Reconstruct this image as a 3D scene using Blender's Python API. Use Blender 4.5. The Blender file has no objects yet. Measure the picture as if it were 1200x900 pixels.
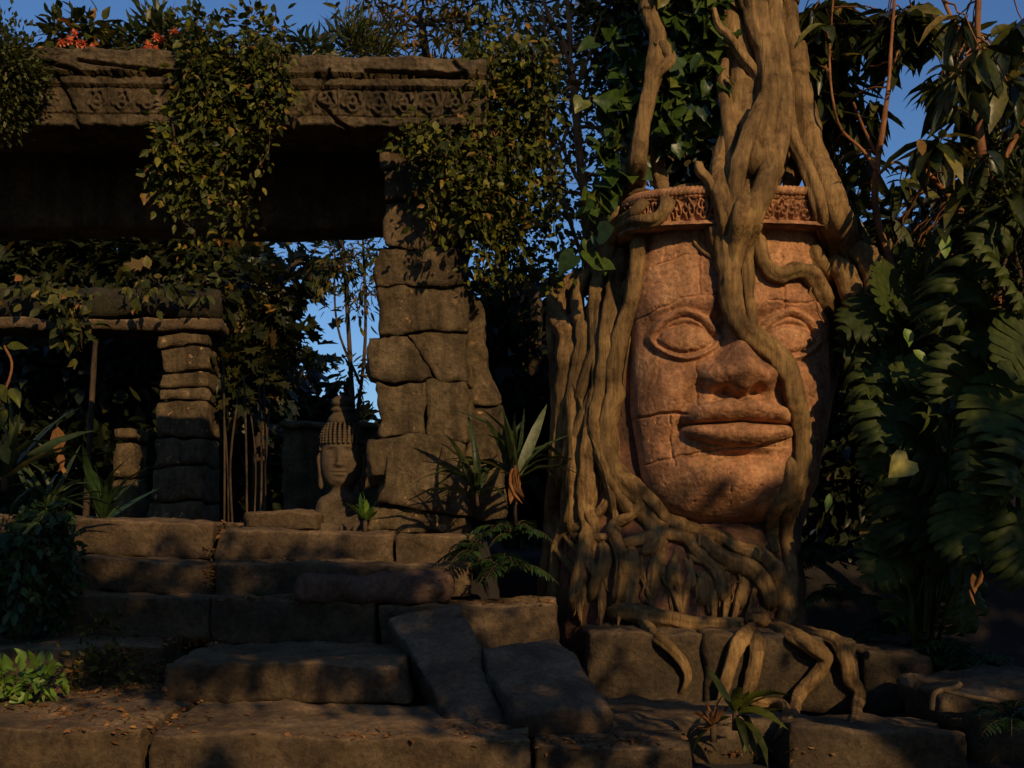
import bpy, math, random
import numpy as np
from mathutils import Vector, noise
from mathutils.bvhtree import BVHTree
R = math.radians
C = bpy.context.scene.collection
F = 1300.0; HY = 600.0; EYE = 1.6
SC = bpy.context.scene
random.seed(7); rng = np.random.default_rng(11)

def W(px, py, Y):
    return Vector(((px-600)*Y/F, Y, EYE+(HY-py)*Y/F))

# ------------------------------------------------------------------ objects
def tag(o, label=None, cat=None, group=None, kind=None):
    if label: o['label'] = label
    if cat: o['category'] = cat
    if group: o['group'] = group
    if kind: o['kind'] = kind
    return o
def thing(name, loc, label, cat, group=None, kind=None):
    o = bpy.data.objects.new(name, None); C.objects.link(o)
    o.location = loc; o.empty_display_size = .2
    return tag(o, label, cat, group, kind)
def build(name, V, Fc, mat, parent=None, smooth=True, loc=None):
    """V in world coordinates; stored relative to the thing's base. parent may be a part (identity offset)"""
    V = np.asarray(V, dtype=np.float64).reshape(-1, 3)
    if parent is None:
        if loc is None:
            mn, mx = V.min(0), V.max(0); loc = ((mn[0]+mx[0])/2, (mn[1]+mx[1])/2, mn[2])
        off = np.array(loc)
    else:
        off = np.zeros(3); p = parent
        while p is not None: off += np.array(p.location); p = p.parent
    V = V-off
    me = bpy.data.meshes.new(name)
    if isinstance(Fc, np.ndarray):
        nf, k = Fc.shape
        me.vertices.add(len(V)); me.vertices.foreach_set('co', V.ravel().astype(np.float32))
        me.loops.add(nf*k); me.loops.foreach_set('vertex_index', Fc.ravel().astype(np.int32))
        me.polygons.add(nf); me.polygons.foreach_set('loop_start', (np.arange(nf)*k).astype(np.int32))
        me.update(calc_edges=True); me.validate()
    else:
        me.from_pydata([tuple(v) for v in V], [], Fc); me.update()
    if smooth: me.polygons.foreach_set('use_smooth', [True]*len(me.polygons))
    if mat: me.materials.append(mat)
    o = bpy.data.objects.new(name, me); C.objects.link(o)
    if parent is None: o.location = loc
    else: o.parent = parent
    return o
def copy_tree(o, parent=None):
    c = o.copy(); C.objects.link(c); c.parent = parent
    for ch in list(o.children): copy_tree(ch, c)
    return c

# ------------------------------------------------------------------ materials
def newmat(name):
    m = bpy.data.materials.new(name); m.use_nodes = True
    nt = m.node_tree; nt.nodes.clear()
    out = nt.nodes.new('ShaderNodeOutputMaterial')
    return m, nt, out
def N(nt, t, **kw):
    n = nt.nodes.new(t)
    for k, v in kw.items():
        if k in n.inputs: n.inputs[k].default_value = v
        else: setattr(n, k, v)
    return n
def ramp(nt, fac, stops):
    r = nt.nodes.new('ShaderNodeValToRGB'); e = r.color_ramp.elements
    while len(e) > 1: e.remove(e[-1])
    e[0].position = stops[0][0]; e[0].color = (*stops[0][1], 1)
    for p, c in stops[1:]:
        x = e.new(p); x.color = (*c, 1)
    nt.links.new(fac, r.inputs[0]); return r
def mixc(nt, fac, a, b, mode='MIX'):
    m = nt.nodes.new('ShaderNodeMix'); m.data_type = 'RGBA'; m.blend_type = mode
    L = nt.links.new
    if hasattr(fac, 'links'): L(fac, m.inputs[0])
    else: m.inputs[0].default_value = fac
    for s, i in ((a, 6), (b, 7)):
        if hasattr(s, 'links'): L(s, m.inputs[i])
        else: m.inputs[i].default_value = (*s, 1)
    return m.outputs[2]
def stone(name, dark, mid, light, scale=2.2, rough=.92, lichen=None, bump=.6, pits=30, stain=(.02,.018,.012), stain_at=.52, pale_topped=None, streak=0.):
    m, nt, out = newmat(name); L = nt.links.new
    tc = N(nt, 'ShaderNodeTexCoord'); oi = N(nt, 'ShaderNodeObjectInfo')
    vm = N(nt, 'ShaderNodeVectorMath', operation='ADD')
    cb = N(nt, 'ShaderNodeCombineXYZ')
    mm = N(nt, 'ShaderNodeMath', operation='MULTIPLY'); mm.inputs[1].default_value = 37
    L(oi.outputs['Random'], mm.inputs[0]); L(mm.outputs[0], cb.inputs[0]); L(mm.outputs[0], cb.inputs[2])
    L(tc.outputs['Object'], vm.inputs[0]); L(cb.outputs[0], vm.inputs[1])
    vec = vm.outputs[0]
    n1 = N(nt, 'ShaderNodeTexNoise', Scale=scale, Detail=12, Roughness=.68); L(vec, n1.inputs['Vector'])
    c = ramp(nt, n1.outputs[0], [(.28, dark), (.5, mid), (.72, light)])
    col = c.outputs[0]
    n2 = N(nt, 'ShaderNodeTexNoise', Scale=scale*.55, Detail=6, Roughness=.6, Distortion=.6); L(vec, n2.inputs['Vector'])
    s = ramp(nt, n2.outputs[0], [(stain_at, (0,0,0)), (stain_at+.16, (1,1,1))])
    f = N(nt, 'ShaderNodeMath', operation='MULTIPLY'); f.inputs[1].default_value = .75; L(s.outputs[0], f.inputs[0])
    col = mixc(nt, f.outputs[0], col, stain)
    n3 = N(nt, 'ShaderNodeTexNoise', Scale=pits, Detail=8, Roughness=.75); L(vec, n3.inputs['Vector'])
    g = ramp(nt, n3.outputs[0], [(.3, (.45,.45,.45)), (.6, (1.15,1.15,1.15))])
    col = mixc(nt, 1.0, col, g.outputs[0], 'MULTIPLY')
    if streak:
        mp = N(nt, 'ShaderNodeMapping'); mp.inputs['Scale'].default_value = (5, 5, .7); L(vec, mp.inputs[0])
        ns = N(nt, 'ShaderNodeTexNoise', Scale=1.6, Detail=8, Roughness=.65, Distortion=.3); L(mp.outputs[0], ns.inputs['Vector'])
        k = 1-streak; rs = ramp(nt, ns.outputs[0], [(.36, (k, k, k*.95)), (.55, (1, 1, 1)), (.75, (1.18, 1.16, 1.12))])
        col = mixc(nt, 1.0, col, rs.outputs[0], 'MULTIPLY')
    if pale_topped:  # up-facing faces tinted lighter than upright ones
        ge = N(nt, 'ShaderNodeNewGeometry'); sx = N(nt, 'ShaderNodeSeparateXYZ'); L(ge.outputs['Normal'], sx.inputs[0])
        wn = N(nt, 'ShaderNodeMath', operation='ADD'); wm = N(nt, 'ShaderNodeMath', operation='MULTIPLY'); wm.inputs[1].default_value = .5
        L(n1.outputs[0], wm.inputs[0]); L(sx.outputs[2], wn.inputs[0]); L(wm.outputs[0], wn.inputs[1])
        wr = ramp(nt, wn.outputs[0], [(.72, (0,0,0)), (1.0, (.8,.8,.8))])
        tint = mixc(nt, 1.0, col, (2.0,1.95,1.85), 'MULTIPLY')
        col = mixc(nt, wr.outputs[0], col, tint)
    if lichen:
        v = N(nt, 'ShaderNodeTexVoronoi', Scale=lichen[1]); 
        nw = N(nt, 'ShaderNodeTexNoise', Scale=14, Detail=4); L(vec, nw.inputs['Vector'])
        mx = mixc(nt, .09, vec, nw.outputs['Color'], 'LINEAR_LIGHT') ; L(mx, v.inputs['Vector'])
        lr = ramp(nt, v.outputs['Distance'], [(.10, (1,1,1)), (.2, (0,0,0))])
        nm = N(nt, 'ShaderNodeTexNoise', Scale=1.6, Detail=2); L(vec, nm.inputs['Vector'])
        nr = ramp(nt, nm.outputs[0], [(.40, (0,0,0)), (.6, (1,1,1))])
        fac = mixc(nt, 1.0, lr.outputs[0], nr.outputs[0], 'MULTIPLY')
        col = mixc(nt, fac, col, lichen[0])
    p = N(nt, 'ShaderNodeBsdfPrincipled', Roughness=rough); L(col, p.inputs['Base Color'])
    p.inputs['Specular IOR Level'].default_value = .2
    n4 = N(nt, 'ShaderNodeTexNoise', Scale=9, Detail=10, Roughness=.7); L(vec, n4.inputs['Vector'])
    vo = N(nt, 'ShaderNodeTexVoronoi', Scale=pits*.7, feature='SMOOTH_F1'); L(vec, vo.inputs['Vector'])
    b1 = N(nt, 'ShaderNodeBump', Strength=bump, Distance=.05); L(n4.outputs[0], b1.inputs['Height'])
    b2 = N(nt, 'ShaderNodeBump', Strength=bump*.6, Distance=.012); L(n3.outputs[0], b2.inputs['Height']); L(b1.outputs[0], b2.inputs['Normal'])
    b3 = N(nt, 'ShaderNodeBump', Strength=bump*.35, Distance=.01); L(vo.outputs[0], b3.inputs['Height']); L(b2.outputs[0], b3.inputs['Normal'])
    L(b3.outputs[0], p.inputs['Normal']); L(p.outputs[0], out.inputs[0])
    return m
def bark(name, dark, light, stretch=(9, 9, 1.6), bump=.8, rough=.85):
    m, nt, out = newmat(name); L = nt.links.new
    tc = N(nt, 'ShaderNodeTexCoord'); mp = N(nt, 'ShaderNodeMapping'); mp.inputs['Scale'].default_value = stretch
    L(tc.outputs['Object'], mp.inputs[0])
    n1 = N(nt, 'ShaderNodeTexNoise', Scale=3.5, Detail=10, Roughness=.7, Distortion=.4); L(mp.outputs[0], n1.inputs['Vector'])
    n2 = N(nt, 'ShaderNodeTexNoise', Scale=2.3, Detail=6, Roughness=.6); L(tc.outputs['Object'], n2.inputs['Vector'])
    n3 = N(nt, 'ShaderNodeTexNoise', Scale=55, Detail=6, Roughness=.7); L(tc.outputs['Object'], n3.inputs['Vector'])
    a = ramp(nt, n1.outputs[0], [(.3, dark), (.68, light)])
    b = ramp(nt, n2.outputs[0], [(.35, (.42,.42,.40)), (.6, (1.15,1.15,1.12))])
    col = mixc(nt, 1.0, a.outputs[0], b.outputs[0], 'MULTIPLY')
    n5 = N(nt, 'ShaderNodeTexNoise', Scale=8, Detail=9, Roughness=.72, Distortion=.5); L(tc.outputs['Object'], n5.inputs['Vector'])
    d5 = ramp(nt, n5.outputs[0], [(.36, (.5,.47,.42)), (.5, (1,1,1)), (.66, (1.05,1.12,1.0))])
    col = mixc(nt, 1.0, col, d5.outputs[0], 'MULTIPLY')
    p = N(nt, 'ShaderNodeBsdfPrincipled', Roughness=rough); L(col, p.inputs['Base Color'])
    p.inputs['Specular IOR Level'].default_value = .25
    b1 = N(nt, 'ShaderNodeBump', Strength=bump, Distance=.02); L(n1.outputs[0], b1.inputs['Height'])
    b2 = N(nt, 'ShaderNodeBump', Strength=bump*.5, Distance=.006); L(n3.outputs[0], b2.inputs['Height']); L(b1.outputs[0], b2.inputs['Normal'])
    L(b2.outputs[0], p.inputs['Normal']); L(p.outputs[0], out.inputs[0])
    return m
def leafmat(name, stops, rough=.45, trans=.3, spec=.4):
    """per-leaf colour picked at random from a ramp"""
    m, nt, out = newmat(name); L = nt.links.new
    g = N(nt, 'ShaderNodeNewGeometry')
    c = ramp(nt, g.outputs['Random Per Island'], stops)
    tc = N(nt, 'ShaderNodeTexCoord')
    n = N(nt, 'ShaderNodeTexNoise', Scale=24, Detail=5); L(tc.outputs['Object'], n.inputs['Vector'])
    v = ramp(nt, n.outputs[0], [(.3, (.6,.6,.6)), (.7, (1.25,1.25,1.25))])
    col = mixc(nt, 1.0, c.outputs[0], v.outputs[0], 'MULTIPLY')
    p = N(nt, 'ShaderNodeBsdfPrincipled', Roughness=rough); L(col, p.inputs['Base Color'])
    p.inputs['Specular IOR Level'].default_value = spec
    t = N(nt, 'ShaderNodeBsdfTranslucent'); L(col, t.inputs[0])
    b = N(nt, 'ShaderNodeBump', Strength=.35, Distance=.01); L(n.outputs[0], b.inputs['Height']); L(b.outputs[0], p.inputs['Normal'])
    mx = N(nt, 'ShaderNodeMixShader'); mx.inputs[0].default_value = trans
    L(p.outputs[0], mx.inputs[1]); L(t.outputs[0], mx.inputs[2]); L(mx.outputs[0], out.inputs[0])
    return m

M = {}
M['face'] = stone('red_carved_stone', (.21,.10,.048), (.43,.205,.095), (.59,.325,.15), 3.4, bump=.5, pits=34, stain=(.15,.08,.045), stain_at=.52, streak=.42)
M['base_red'] = stone('red_brown_stone', (.14,.06,.035), (.24,.105,.06), (.32,.16,.09), 3, bump=.6, stain=(.05,.035,.02), stain_at=.46)
M['pillar'] = stone('brown_sandstone', (.06,.042,.02), (.145,.10,.05), (.23,.165,.085), 2.6, lichen=((.50,.30,.12), 8), bump=1.1, stain=(.035,.026,.014), streak=.5)
M['lintel'] = stone('lintel_sandstone', (.06,.043,.022), (.135,.096,.05), (.21,.15,.08), 2.6, bump=1.0, stain=(.035,.028,.015), streak=.5)
M['step'] = stone('step_stone', (.045,.03,.016), (.11,.073,.038), (.20,.135,.073), 2.3, bump=1.0, stain=(.04,.03,.018), stain_at=.5, pale_topped=True)
M['step_red'] = stone('reddish_step_stone', (.08,.045,.028), (.14,.08,.048), (.18,.11,.068), 2.0, bump=.7, stain=(.035,.025,.016))
M['slab'] = stone('fallen_slab_stone', (.055,.036,.021), (.12,.08,.046), (.19,.13,.078), 2.2, bump=1.0, stain=(.04,.028,.018), pale_topped=True)
M['plinth'] = stone('plinth_stone', (.04,.028,.015), (.10,.068,.036), (.16,.115,.065), 2.3, bump=1.0, stain=(.035,.028,.018), stain_at=.48, pale_topped=True)
M['shade_dark'] = stone('shade_dark_stone', (.015,.014,.008), (.035,.03,.016), (.06,.045,.025), 3, bump=.9)  # darkened colour standing for the shade on the inner lintel
M['statue'] = stone('grey_brown_statue_stone', (.05,.035,.02), (.10,.07,.04), (.15,.105,.06), 6, bump=.3, pits=60, stain=(.05,.04,.025))
M['root'] = bark('fig_root_bark', (.12,.07,.026), (.36,.215,.082), (9,9,1.1), 1.0)
M['root_low'] = bark('mossy_root_bark', (.09,.058,.028), (.22,.145,.07), (9,9,2), 1.0)
M['bark_red'] = bark('reddish_branch_bark', (.18,.075,.03), (.40,.17,.065), (12,12,2), .5)
M['bark_dark'] = bark('dark_branch_bark', (.04,.026,.015), (.11,.07,.04), (12,12,2), .6)
M['leaf_vine'] = leafmat('vine_leaf', [(0, (.028,.036,.006)), (.45, (.06,.074,.010)), (.8, (.13,.135,.016)), (.93, (.22,.19,.025)), (.99, (.26,.12,.03))], spec=.2)
M['leaf_small'] = leafmat('small_tree_leaf', [(0, (.026,.032,.006)), (.5, (.06,.068,.011)), (.8, (.12,.11,.018)), (.92, (.22,.15,.025)), (.98, (.34,.14,.03))], spec=.2)
M['leaf_gold'] = leafmat('golden_leaf', [(0, (.05,.05,.012)), (.35, (.10,.09,.018)), (.65, (.22,.15,.025)), (.85, (.34,.19,.03)), (.98, (.42,.17,.04))], trans=.4, spec=.2)
M['leaf_olive'] = leafmat('olive_leaf', [(0, (.024,.032,.008)), (.6, (.05,.06,.013)), (1, (.10,.11,.02))], spec=.2)
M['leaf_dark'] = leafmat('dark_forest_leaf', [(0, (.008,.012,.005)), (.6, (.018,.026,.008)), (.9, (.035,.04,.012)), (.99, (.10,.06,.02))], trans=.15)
M['leaf_lobed'] = leafmat('lobed_tree_leaf', [(0, (.018,.024,.007)), (.6, (.035,.042,.011)), (.93, (.06,.055,.014)), (.975, (.28,.15,.03))])
M['leaf_heart'] = leafmat('heart_leaf', [(0, (.028,.055,.009)), (.6, (.055,.10,.014)), (.88, (.10,.14,.02)), (.97, (.22,.19,.03))], rough=.35)
M['leaf_mango'] = leafmat('long_drooping_leaf', [(0, (.022,.030,.007)), (.5, (.045,.058,.012)), (.85, (.085,.095,.018)), (.955, (.24,.2,.04)), (1, (.26,.14,.03))], rough=.35, spec=.4)
M['leaf_philo'] = leafmat('big_lobed_leaf', [(0, (.035,.05,.009)), (.6, (.06,.082,.014)), (1, (.10,.12,.022))], rough=.55, spec=.22, trans=.35)
M['leaf_yellow'] = leafmat('yellow_leaf', [(0, (.42,.36,.05)), (1, (.45,.38,.07))])
M['leaf_strap'] = leafmat('strap_leaf', [(0, (.035,.055,.016)), (.6, (.06,.085,.022)), (.88, (.12,.13,.035)), (1, (.3,.2,.06))])
M['leaf_fern'] = leafmat('fern_leaf', [(0, (.022,.05,.012)), (1, (.045,.085,.02))])
M['leaf_bright'] = leafmat('bright_leaf', [(0, (.09,.17,.022)), (.8, (.17,.28,.035)), (1, (.22,.28,.04))])
M['leaf_bush'] = leafmat('fine_bush_leaf', [(0, (.04,.055,.012)), (.6, (.08,.09,.018)), (1, (.14,.13,.025))])
M['leaf_dry'] = leafmat('dry_leaf', [(0, (.12,.055,.022)), (.6, (.28,.125,.04)), (1, (.42,.22,.08))], rough=.8, spec=.1)
M['flower'] = leafmat('orange_petal', [(0, (.75,.16,.05)), (1, (.8,.25,.12))], rough=.6)
def soil():
    m, nt, out = newmat('dark_soil'); L = nt.links.new
    tc = N(nt, 'ShaderNodeTexCoord')
    n = N(nt, 'ShaderNodeTexNoise', Scale=3, Detail=12, Roughness=.7); L(tc.outputs['Object'], n.inputs['Vector'])
    c = ramp(nt, n.outputs[0], [(.3, (.010,.007,.005)), (.6, (.026,.018,.011)), (.75, (.05,.032,.018))])
    p = N(nt, 'ShaderNodeBsdfPrincipled', Roughness=1); L(c.outputs[0], p.inputs['Base Color'])
    n2 = N(nt, 'ShaderNodeTexNoise', Scale=25, Detail=8, Roughness=.7); L(tc.outputs['Object'], n2.inputs['Vector'])
    b = N(nt, 'ShaderNodeBump', Strength=.8, Distance=.05); L(n2.outputs[0], b.inputs['Height']); L(b.outputs[0], p.inputs['Normal'])
    L(p.outputs[0], out.inputs[0]); return m
M['soil'] = soil()

# ------------------------------------------------------------------ geometry helpers
def fbm(p, s=1.0, o=4): return noise.fractal(Vector(p)*s, 0.9, 2.0, o)
def rock(c8, step=.045, rnd=.03, amp=.012, seed=0, lump=.02, warp=.03):
    """c8: corners front TL,TR,BR,BL then back TL,TR,BR,BL -> weathered rounded block"""
    c = [Vector(v) for v in c8]; rd = random.Random(seed)
    lx = ((c[1]-c[0]).length+(c[2]-c[3]).length)/2; lz = ((c[0]-c[3]).length+(c[1]-c[2]).length)/2
    ly = ((c[4]-c[0]).length+(c[6]-c[2]).length)/2
    nx, ny, nz = [max(3, min(90, int(l/step))) for l in (lx, ly, lz)]
    idx = {}; V = []; Fc = []; so = Vector((rd.random()*50, rd.random()*50, rd.random()*50))
    H = (lx/2, ly/2, lz/2); r = min(rnd, .45*min(lx, ly, lz))
    def vert(i, j, k):
        key = (i, j, k)
        if key in idx: return idx[key]
        p = [(i/nx*2-1)*H[0], (j/ny*2-1)*H[1], (k/nz*2-1)*H[2]]
        q = [max(-(H[a]-r), min(H[a]-r, p[a])) for a in range(3)]
        d = Vector(p)-Vector(q); L = d.length
        edge = sum(1 for a in range(3) if abs(p[a]-q[a]) > 1e-6)
        n = d.normalized() if L > 1e-6 else Vector((0, 0, 1))
        pt = Vector(q)+n*r
        u, v, w = pt.x/H[0]*.5+.5, pt.y/H[1]*.5+.5, pt.z/H[2]*.5+.5
        f = (c[3]*(1-u)+c[2]*u)*(1-w)+(c[0]*(1-u)+c[1]*u)*w
        b = (c[7]*(1-u)+c[6]*u)*(1-w)+(c[4]*(1-u)+c[5]*u)*w
        P = f*(1-v)+b*v
        a1 = fbm(P+so, 6, 5)*amp + fbm(P-so, 1.6, 3)*lump
        if edge > 1:
            e = noise.noise((P+so)*5); a1 -= max(0, e)*rnd*1.4
        P = P+n*a1
        wv = Vector((noise.noise(P*1.9), 0, noise.noise(P*1.9+Vector((31, 0, 0)))))+.45*Vector((noise.noise(P*5.3), 0, noise.noise(P*5.3+Vector((11, 0, 0)))))
        P = P+wv*warp
        idx[key] = len(V); V.append(P); return idx[key]
    def face(f, na, nb, flip):
        for a in range(na):
            for b in range(nb):
                q = [vert(*f(a, b)), vert(*f(a+1, b)), vert(*f(a+1, b+1)), vert(*f(a, b+1))]
                Fc.append(q[::-1] if flip else q)
    face(lambda a, b: (a, 0, b), nx, nz, False); face(lambda a, b: (a, ny, b), nx, nz, True)
    face(lambda a, b: (0, a, b), ny, nz, True); face(lambda a, b: (nx, a, b), ny, nz, False)
    face(lambda a, b: (a, b, 0), nx, ny, True); face(lambda a, b: (a, b, nz), nx, ny, False)
    return V, Fc
def pxblock(q, Y, depth, **kw):
    f = [W(x, y, Y) for x, y in q]
    return rock(f+[v+Vector((0, depth, 0)) for v in f], **kw)
def merge(parts):
    V = []; Fc = []
    for v, f in parts:
        o = len(V); V += list(v); Fc += [[i+o for i in q] for q in f]
    return V, Fc
def crom(P, n):
    """Catmull-Rom resample of rows (any dimension)"""
    P = np.asarray(P, float); A = np.vstack([2*P[0]-P[1], P, 2*P[-1]-P[-2]]); out = []
    for i in range(1, len(A)-2):
        p0, p1, p2, p3 = A[i-1], A[i], A[i+1], A[i+2]
        for t in np.linspace(0, 1, n, endpoint=False):
            out.append(.5*((2*p1)+(-p0+p2)*t+(2*p0-5*p1+4*p2-p3)*t*t+(-p0+3*p1-3*p2+p3)*t**3))
    out.append(A[-2]); return np.array(out)
def tube(path, rad, seg=10, flute=0, seed=0, lump=0., cap=True):
    P = np.asarray(path, float); n = len(P); rad = np.broadcast_to(np.asarray(rad, float), (n,))
    T = np.gradient(P, axis=0); T /= np.linalg.norm(T, axis=1)[:, None]+1e-9
    up = np.array([0., 1., 0.]) if abs(T[0][1]) < .9 else np.array([1., 0, 0])
    nrm = np.cross(T[0], up); nrm /= np.linalg.norm(nrm)
    V = []; ph = seed*1.7; k1 = 2+seed % 3; s0 = seed*3.1
    for i in range(n):
        nrm = nrm-T[i]*np.dot(nrm, T[i]); nrm /= np.linalg.norm(nrm)+1e-9; b = np.cross(T[i], nrm)
        for j in range(seg):
            a = 2*math.pi*j/seg
            rr = rad[i]
            if flute or lump:
                rr *= 1+flute*(math.sin(a*k1+ph+i*.05)*.6+math.sin(a*(k1+3)+ph*2-i*.04)*.4)-flute*.9*math.exp(-((math.sin((a+ph+i*.03)*1.5))/.16)**2)
                q = P[i]+(nrm*math.cos(a)+b*math.sin(a))*rad[i]
                rr *= 1+lump*noise.noise(Vector(q)*7+Vector((s0, 0, 0)))+lump*.6*noise.noise(Vector(q)*18+Vector((s0, 5, 0)))
            V.append(P[i]+(nrm*math.cos(a)+b*math.sin(a))*rr)
    Fc = [[i*seg+j, i*seg+(j+1) % seg, (i+1)*seg+(j+1) % seg, (i+1)*seg+j] for i in range(n-1) for j in range(seg)]
    if cap: Fc += [list(range(seg))[::-1], list(range((n-1)*seg, n*seg))]
    return V, Fc

# leaf templates: x across, y along, z up
def T_(v, f): return np.array(v, float), f
TPL = {
 'ovate': T_([(0,0,0),(.2,.2,.05),(.27,.48,.05),(.14,.8,0),(0,1,-.12),(-.14,.8,0),(-.27,.48,.05),(-.2,.2,.05),(0,.5,-.02)],
             [(0,1,2,8),(8,2,3,4),(0,8,6,7),(8,4,5,6)]),
 'small': T_([(0,0,0),(.25,.45,.06),(0,1,-.05),(-.25,.45,.06)], [(0,1,2),(0,2,3)]),
 'heart': T_([(0,.06,0),(.22,-.08,.04),(.42,.1,.06),(.4,.4,.06),(.2,.75,.0),(0,1,-.15),(-.2,.75,0),(-.4,.4,.06),(-.42,.1,.06),(-.22,-.08,.04),(0,.5,-.05)],
             [(0,1,2,3),(0,3,10),(10,3,4,5),(0,7,8,9),(0,10,7),(10,5,6,7)]),
 'lance': T_([(0,0,0),(.09,.2,.03),(0,.2,0),(-.09,.2,.03),(.12,.45,.02),(0,.45,-.02),(-.12,.45,.02),(.09,.75,-.06),(0,.75,-.09),(-.09,.75,-.06),(0,1,-.2)],
             [(0,1,2),(0,2,3),(2,1,4,5),(3,2,5,6),(5,4,7,8),(6,5,8,9),(8,7,10),(9,8,10)]),
 'lobed': T_([(0,0,0),(.32,.0,.05),(.22,.2,.02),(.5,.4,.05),(.24,.48,.02),(.26,.8,.0),(.08,.7,.0),(0,1,-.1),(-.08,.7,0),(-.26,.8,0),(-.24,.48,.02),(-.5,.4,.05),(-.22,.2,.02),(-.32,0,.05),(0,.45,-.03)],
             [(0,1,2),(0,2,14),(2,3,4),(2,4,14),(4,5,6),(4,6,14),(14,6,7),(14,7,8),(14,8,10),(8,9,10),(14,10,12),(10,11,12),(14,12,0),(12,13,0)]),
 'strap': T_([(-.03,0,0),(.03,0,0),(.045,.3,.06),(0,.3,.04),(-.045,.3,.06),(.04,.6,.02),(0,.6,0),(-.04,.6,.02),(.02,.85,-.12),(-.02,.85,-.12),(0,1,-.25)],
             [(0,1,2,3),(0,3,4),(3,2,5,6),(4,3,6,7),(6,5,8),(7,6,8,9),(9,8,10)]),
}
def philo_tpl():
    """broad leaf cut into deep rounded lobes either side of a midrib"""
    V = []; Fc = []; n = 9
    for i in range(n+1):
        t = i/n; V.append((0, t, -.10*t*t))
    for s in (1, -1):
        for i in range(n):
            t = (i+.5)/n
            w = .62*math.sin(math.pi*min(1, (t*.86+.10)))**.7*(1-.35*t)
            lift = .10+.06*math.sin(i*2.1)
            ang = .25+.75*t
            o = len(V); y0 = i/n; y1 = (i+1)/n
            for f_, dw in ((.36, .58), (.74, .6), (.95, .40)):
                cx = w*f_; cy = t+math.tan(ang)*cx*.55-.06; zz = lift*math.sin(f_*2.2)-.10*t*t-.12*f_*f_; hw = dw/n*(1.1 if f_ < .5 else 1.0)
                V.append((s*cx, cy-hw, zz-.012)); V.append((s*cx*.99, cy, zz+.012)); V.append((s*cx*.97, cy+hw, zz-.012))
            V.append((s*w, t+math.tan(ang)*w*.55-.06, -.05-.12-.1*t*t))
            a, b = i, i+1
            qs = [(a, o, o+1), (a, o+1, b), (b, o+1, o+2), (o, o+3, o+4, o+1), (o+1, o+4, o+5, o+2), (o+3, o+6, o+7, o+4), (o+4, o+7, o+8, o+5), (o+6, o+9, o+7), (o+7, o+9, o+8)]
            if s < 0: qs = [q[::-1] for q in qs]
            Fc += qs
    return T_(V, Fc)
TPL['philo'] = philo_tpl()
def norm(a): return a/(np.linalg.norm(a, axis=1)[:, None]+1e-9)
def leaves(P, D, size, tpl, up=None, roll=.5, widthvar=.2):
    P = np.asarray(P, float); n = len(P); D = norm(np.asarray(D, float))
    U = np.tile([0, 0, 1.], (n, 1)) if up is None else np.asarray(up, float)
    U = U+rng.normal(0, roll, (n, 3)); X = norm(np.cross(D, U)); Z = np.cross(X, D)
    tv, tf = TPL[tpl]; size = np.broadcast_to(size, (n,))
    wv = 1+rng.normal(0, widthvar, n)*1.0; wv = np.clip(wv, .6, 1.5)
    bend = np.clip(1+rng.normal(0, .8, n), -.5, 3)
    V = (P[:, None, :]+size[:, None, None]*(tv[None, :, 0, None]*wv[:, None, None]*X[:, None, :]+tv[None, :, 1, None]*D[:, None, :]+tv[None, :, 2, None]*bend[:, None, None]*Z[:, None, :])).reshape(-1, 3)
    tri = [t for f in tf for t in ((f,) if len(f) == 3 else ((f[0], f[1], f[2]), (f[0], f[2], f[3])))]
    k = len(tv); Fa = (np.array(tri)[None]+(np.arange(n)*k)[:, None, None]).reshape(-1, 3)
    return V, Fa
def cat(L):
    V = []; Fa = []; o = 0
    for v, f in L: V.append(v); Fa.append(f+o); o += len(v)
    return np.vstack(V), np.vstack(Fa)
def clumps(blobs, ncl, per, spread, tpl, size, droop=.3, out=.5, shell=.55, sv=.3):
    """leaf clumps scattered through pixel-placed ellipsoids; returns mesh + clump centres"""
    vol = np.array([b[3]*b[4] for b in blobs], float); vol /= vol.sum()
    PP = []; DD = []; CC = []
    for b, w in zip(blobs, vol):
        px, py, Y, rx, ry, ryd = b; c = np.array(W(px, py, Y)); s = Y/F
        ax = np.array([rx*s, ryd, ry*s]); m = max(2, int(ncl*w))
        d = norm(rng.normal(size=(m, 3))); rad = shell+(1-shell)*rng.random(m)**.7
        rad = np.where(rng.random(m) < .35, rng.random(m), rad)
        cc = c+d*ax*rad[:, None]
        CC.append(cc)
        for k, q in enumerate(cc):
            nn = max(2, int(per*(0.5+rng.random())))
            off = rng.normal(0, spread, (nn, 3)); PP.append(q+off)
            DD.append(norm(off+1e-6)*1.0+d[k]*out+np.array([0, 0, -droop])+rng.normal(0, .35, (nn, 3)))
    P = np.vstack(PP); D = np.vstack(DD)
    sz = size*(1+rng.uniform(-sv, sv, len(P)))
    return leaves(P, D, sz, tpl), np.vstack(CC)
def wiggly(a, b, n=6, amp=.08, sag=0.):
    a = np.array(a); b = np.array(b); t = np.linspace(0, 1, n)[:, None]; L = np.linalg.norm(b-a)
    p = a+(b-a)*t+rng.normal(0, amp*L, (n, 3))*np.sin(t*math.pi)
    p[:, 2] -= sag*L*np.sin(t[:, 0]*math.pi); return p
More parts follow.
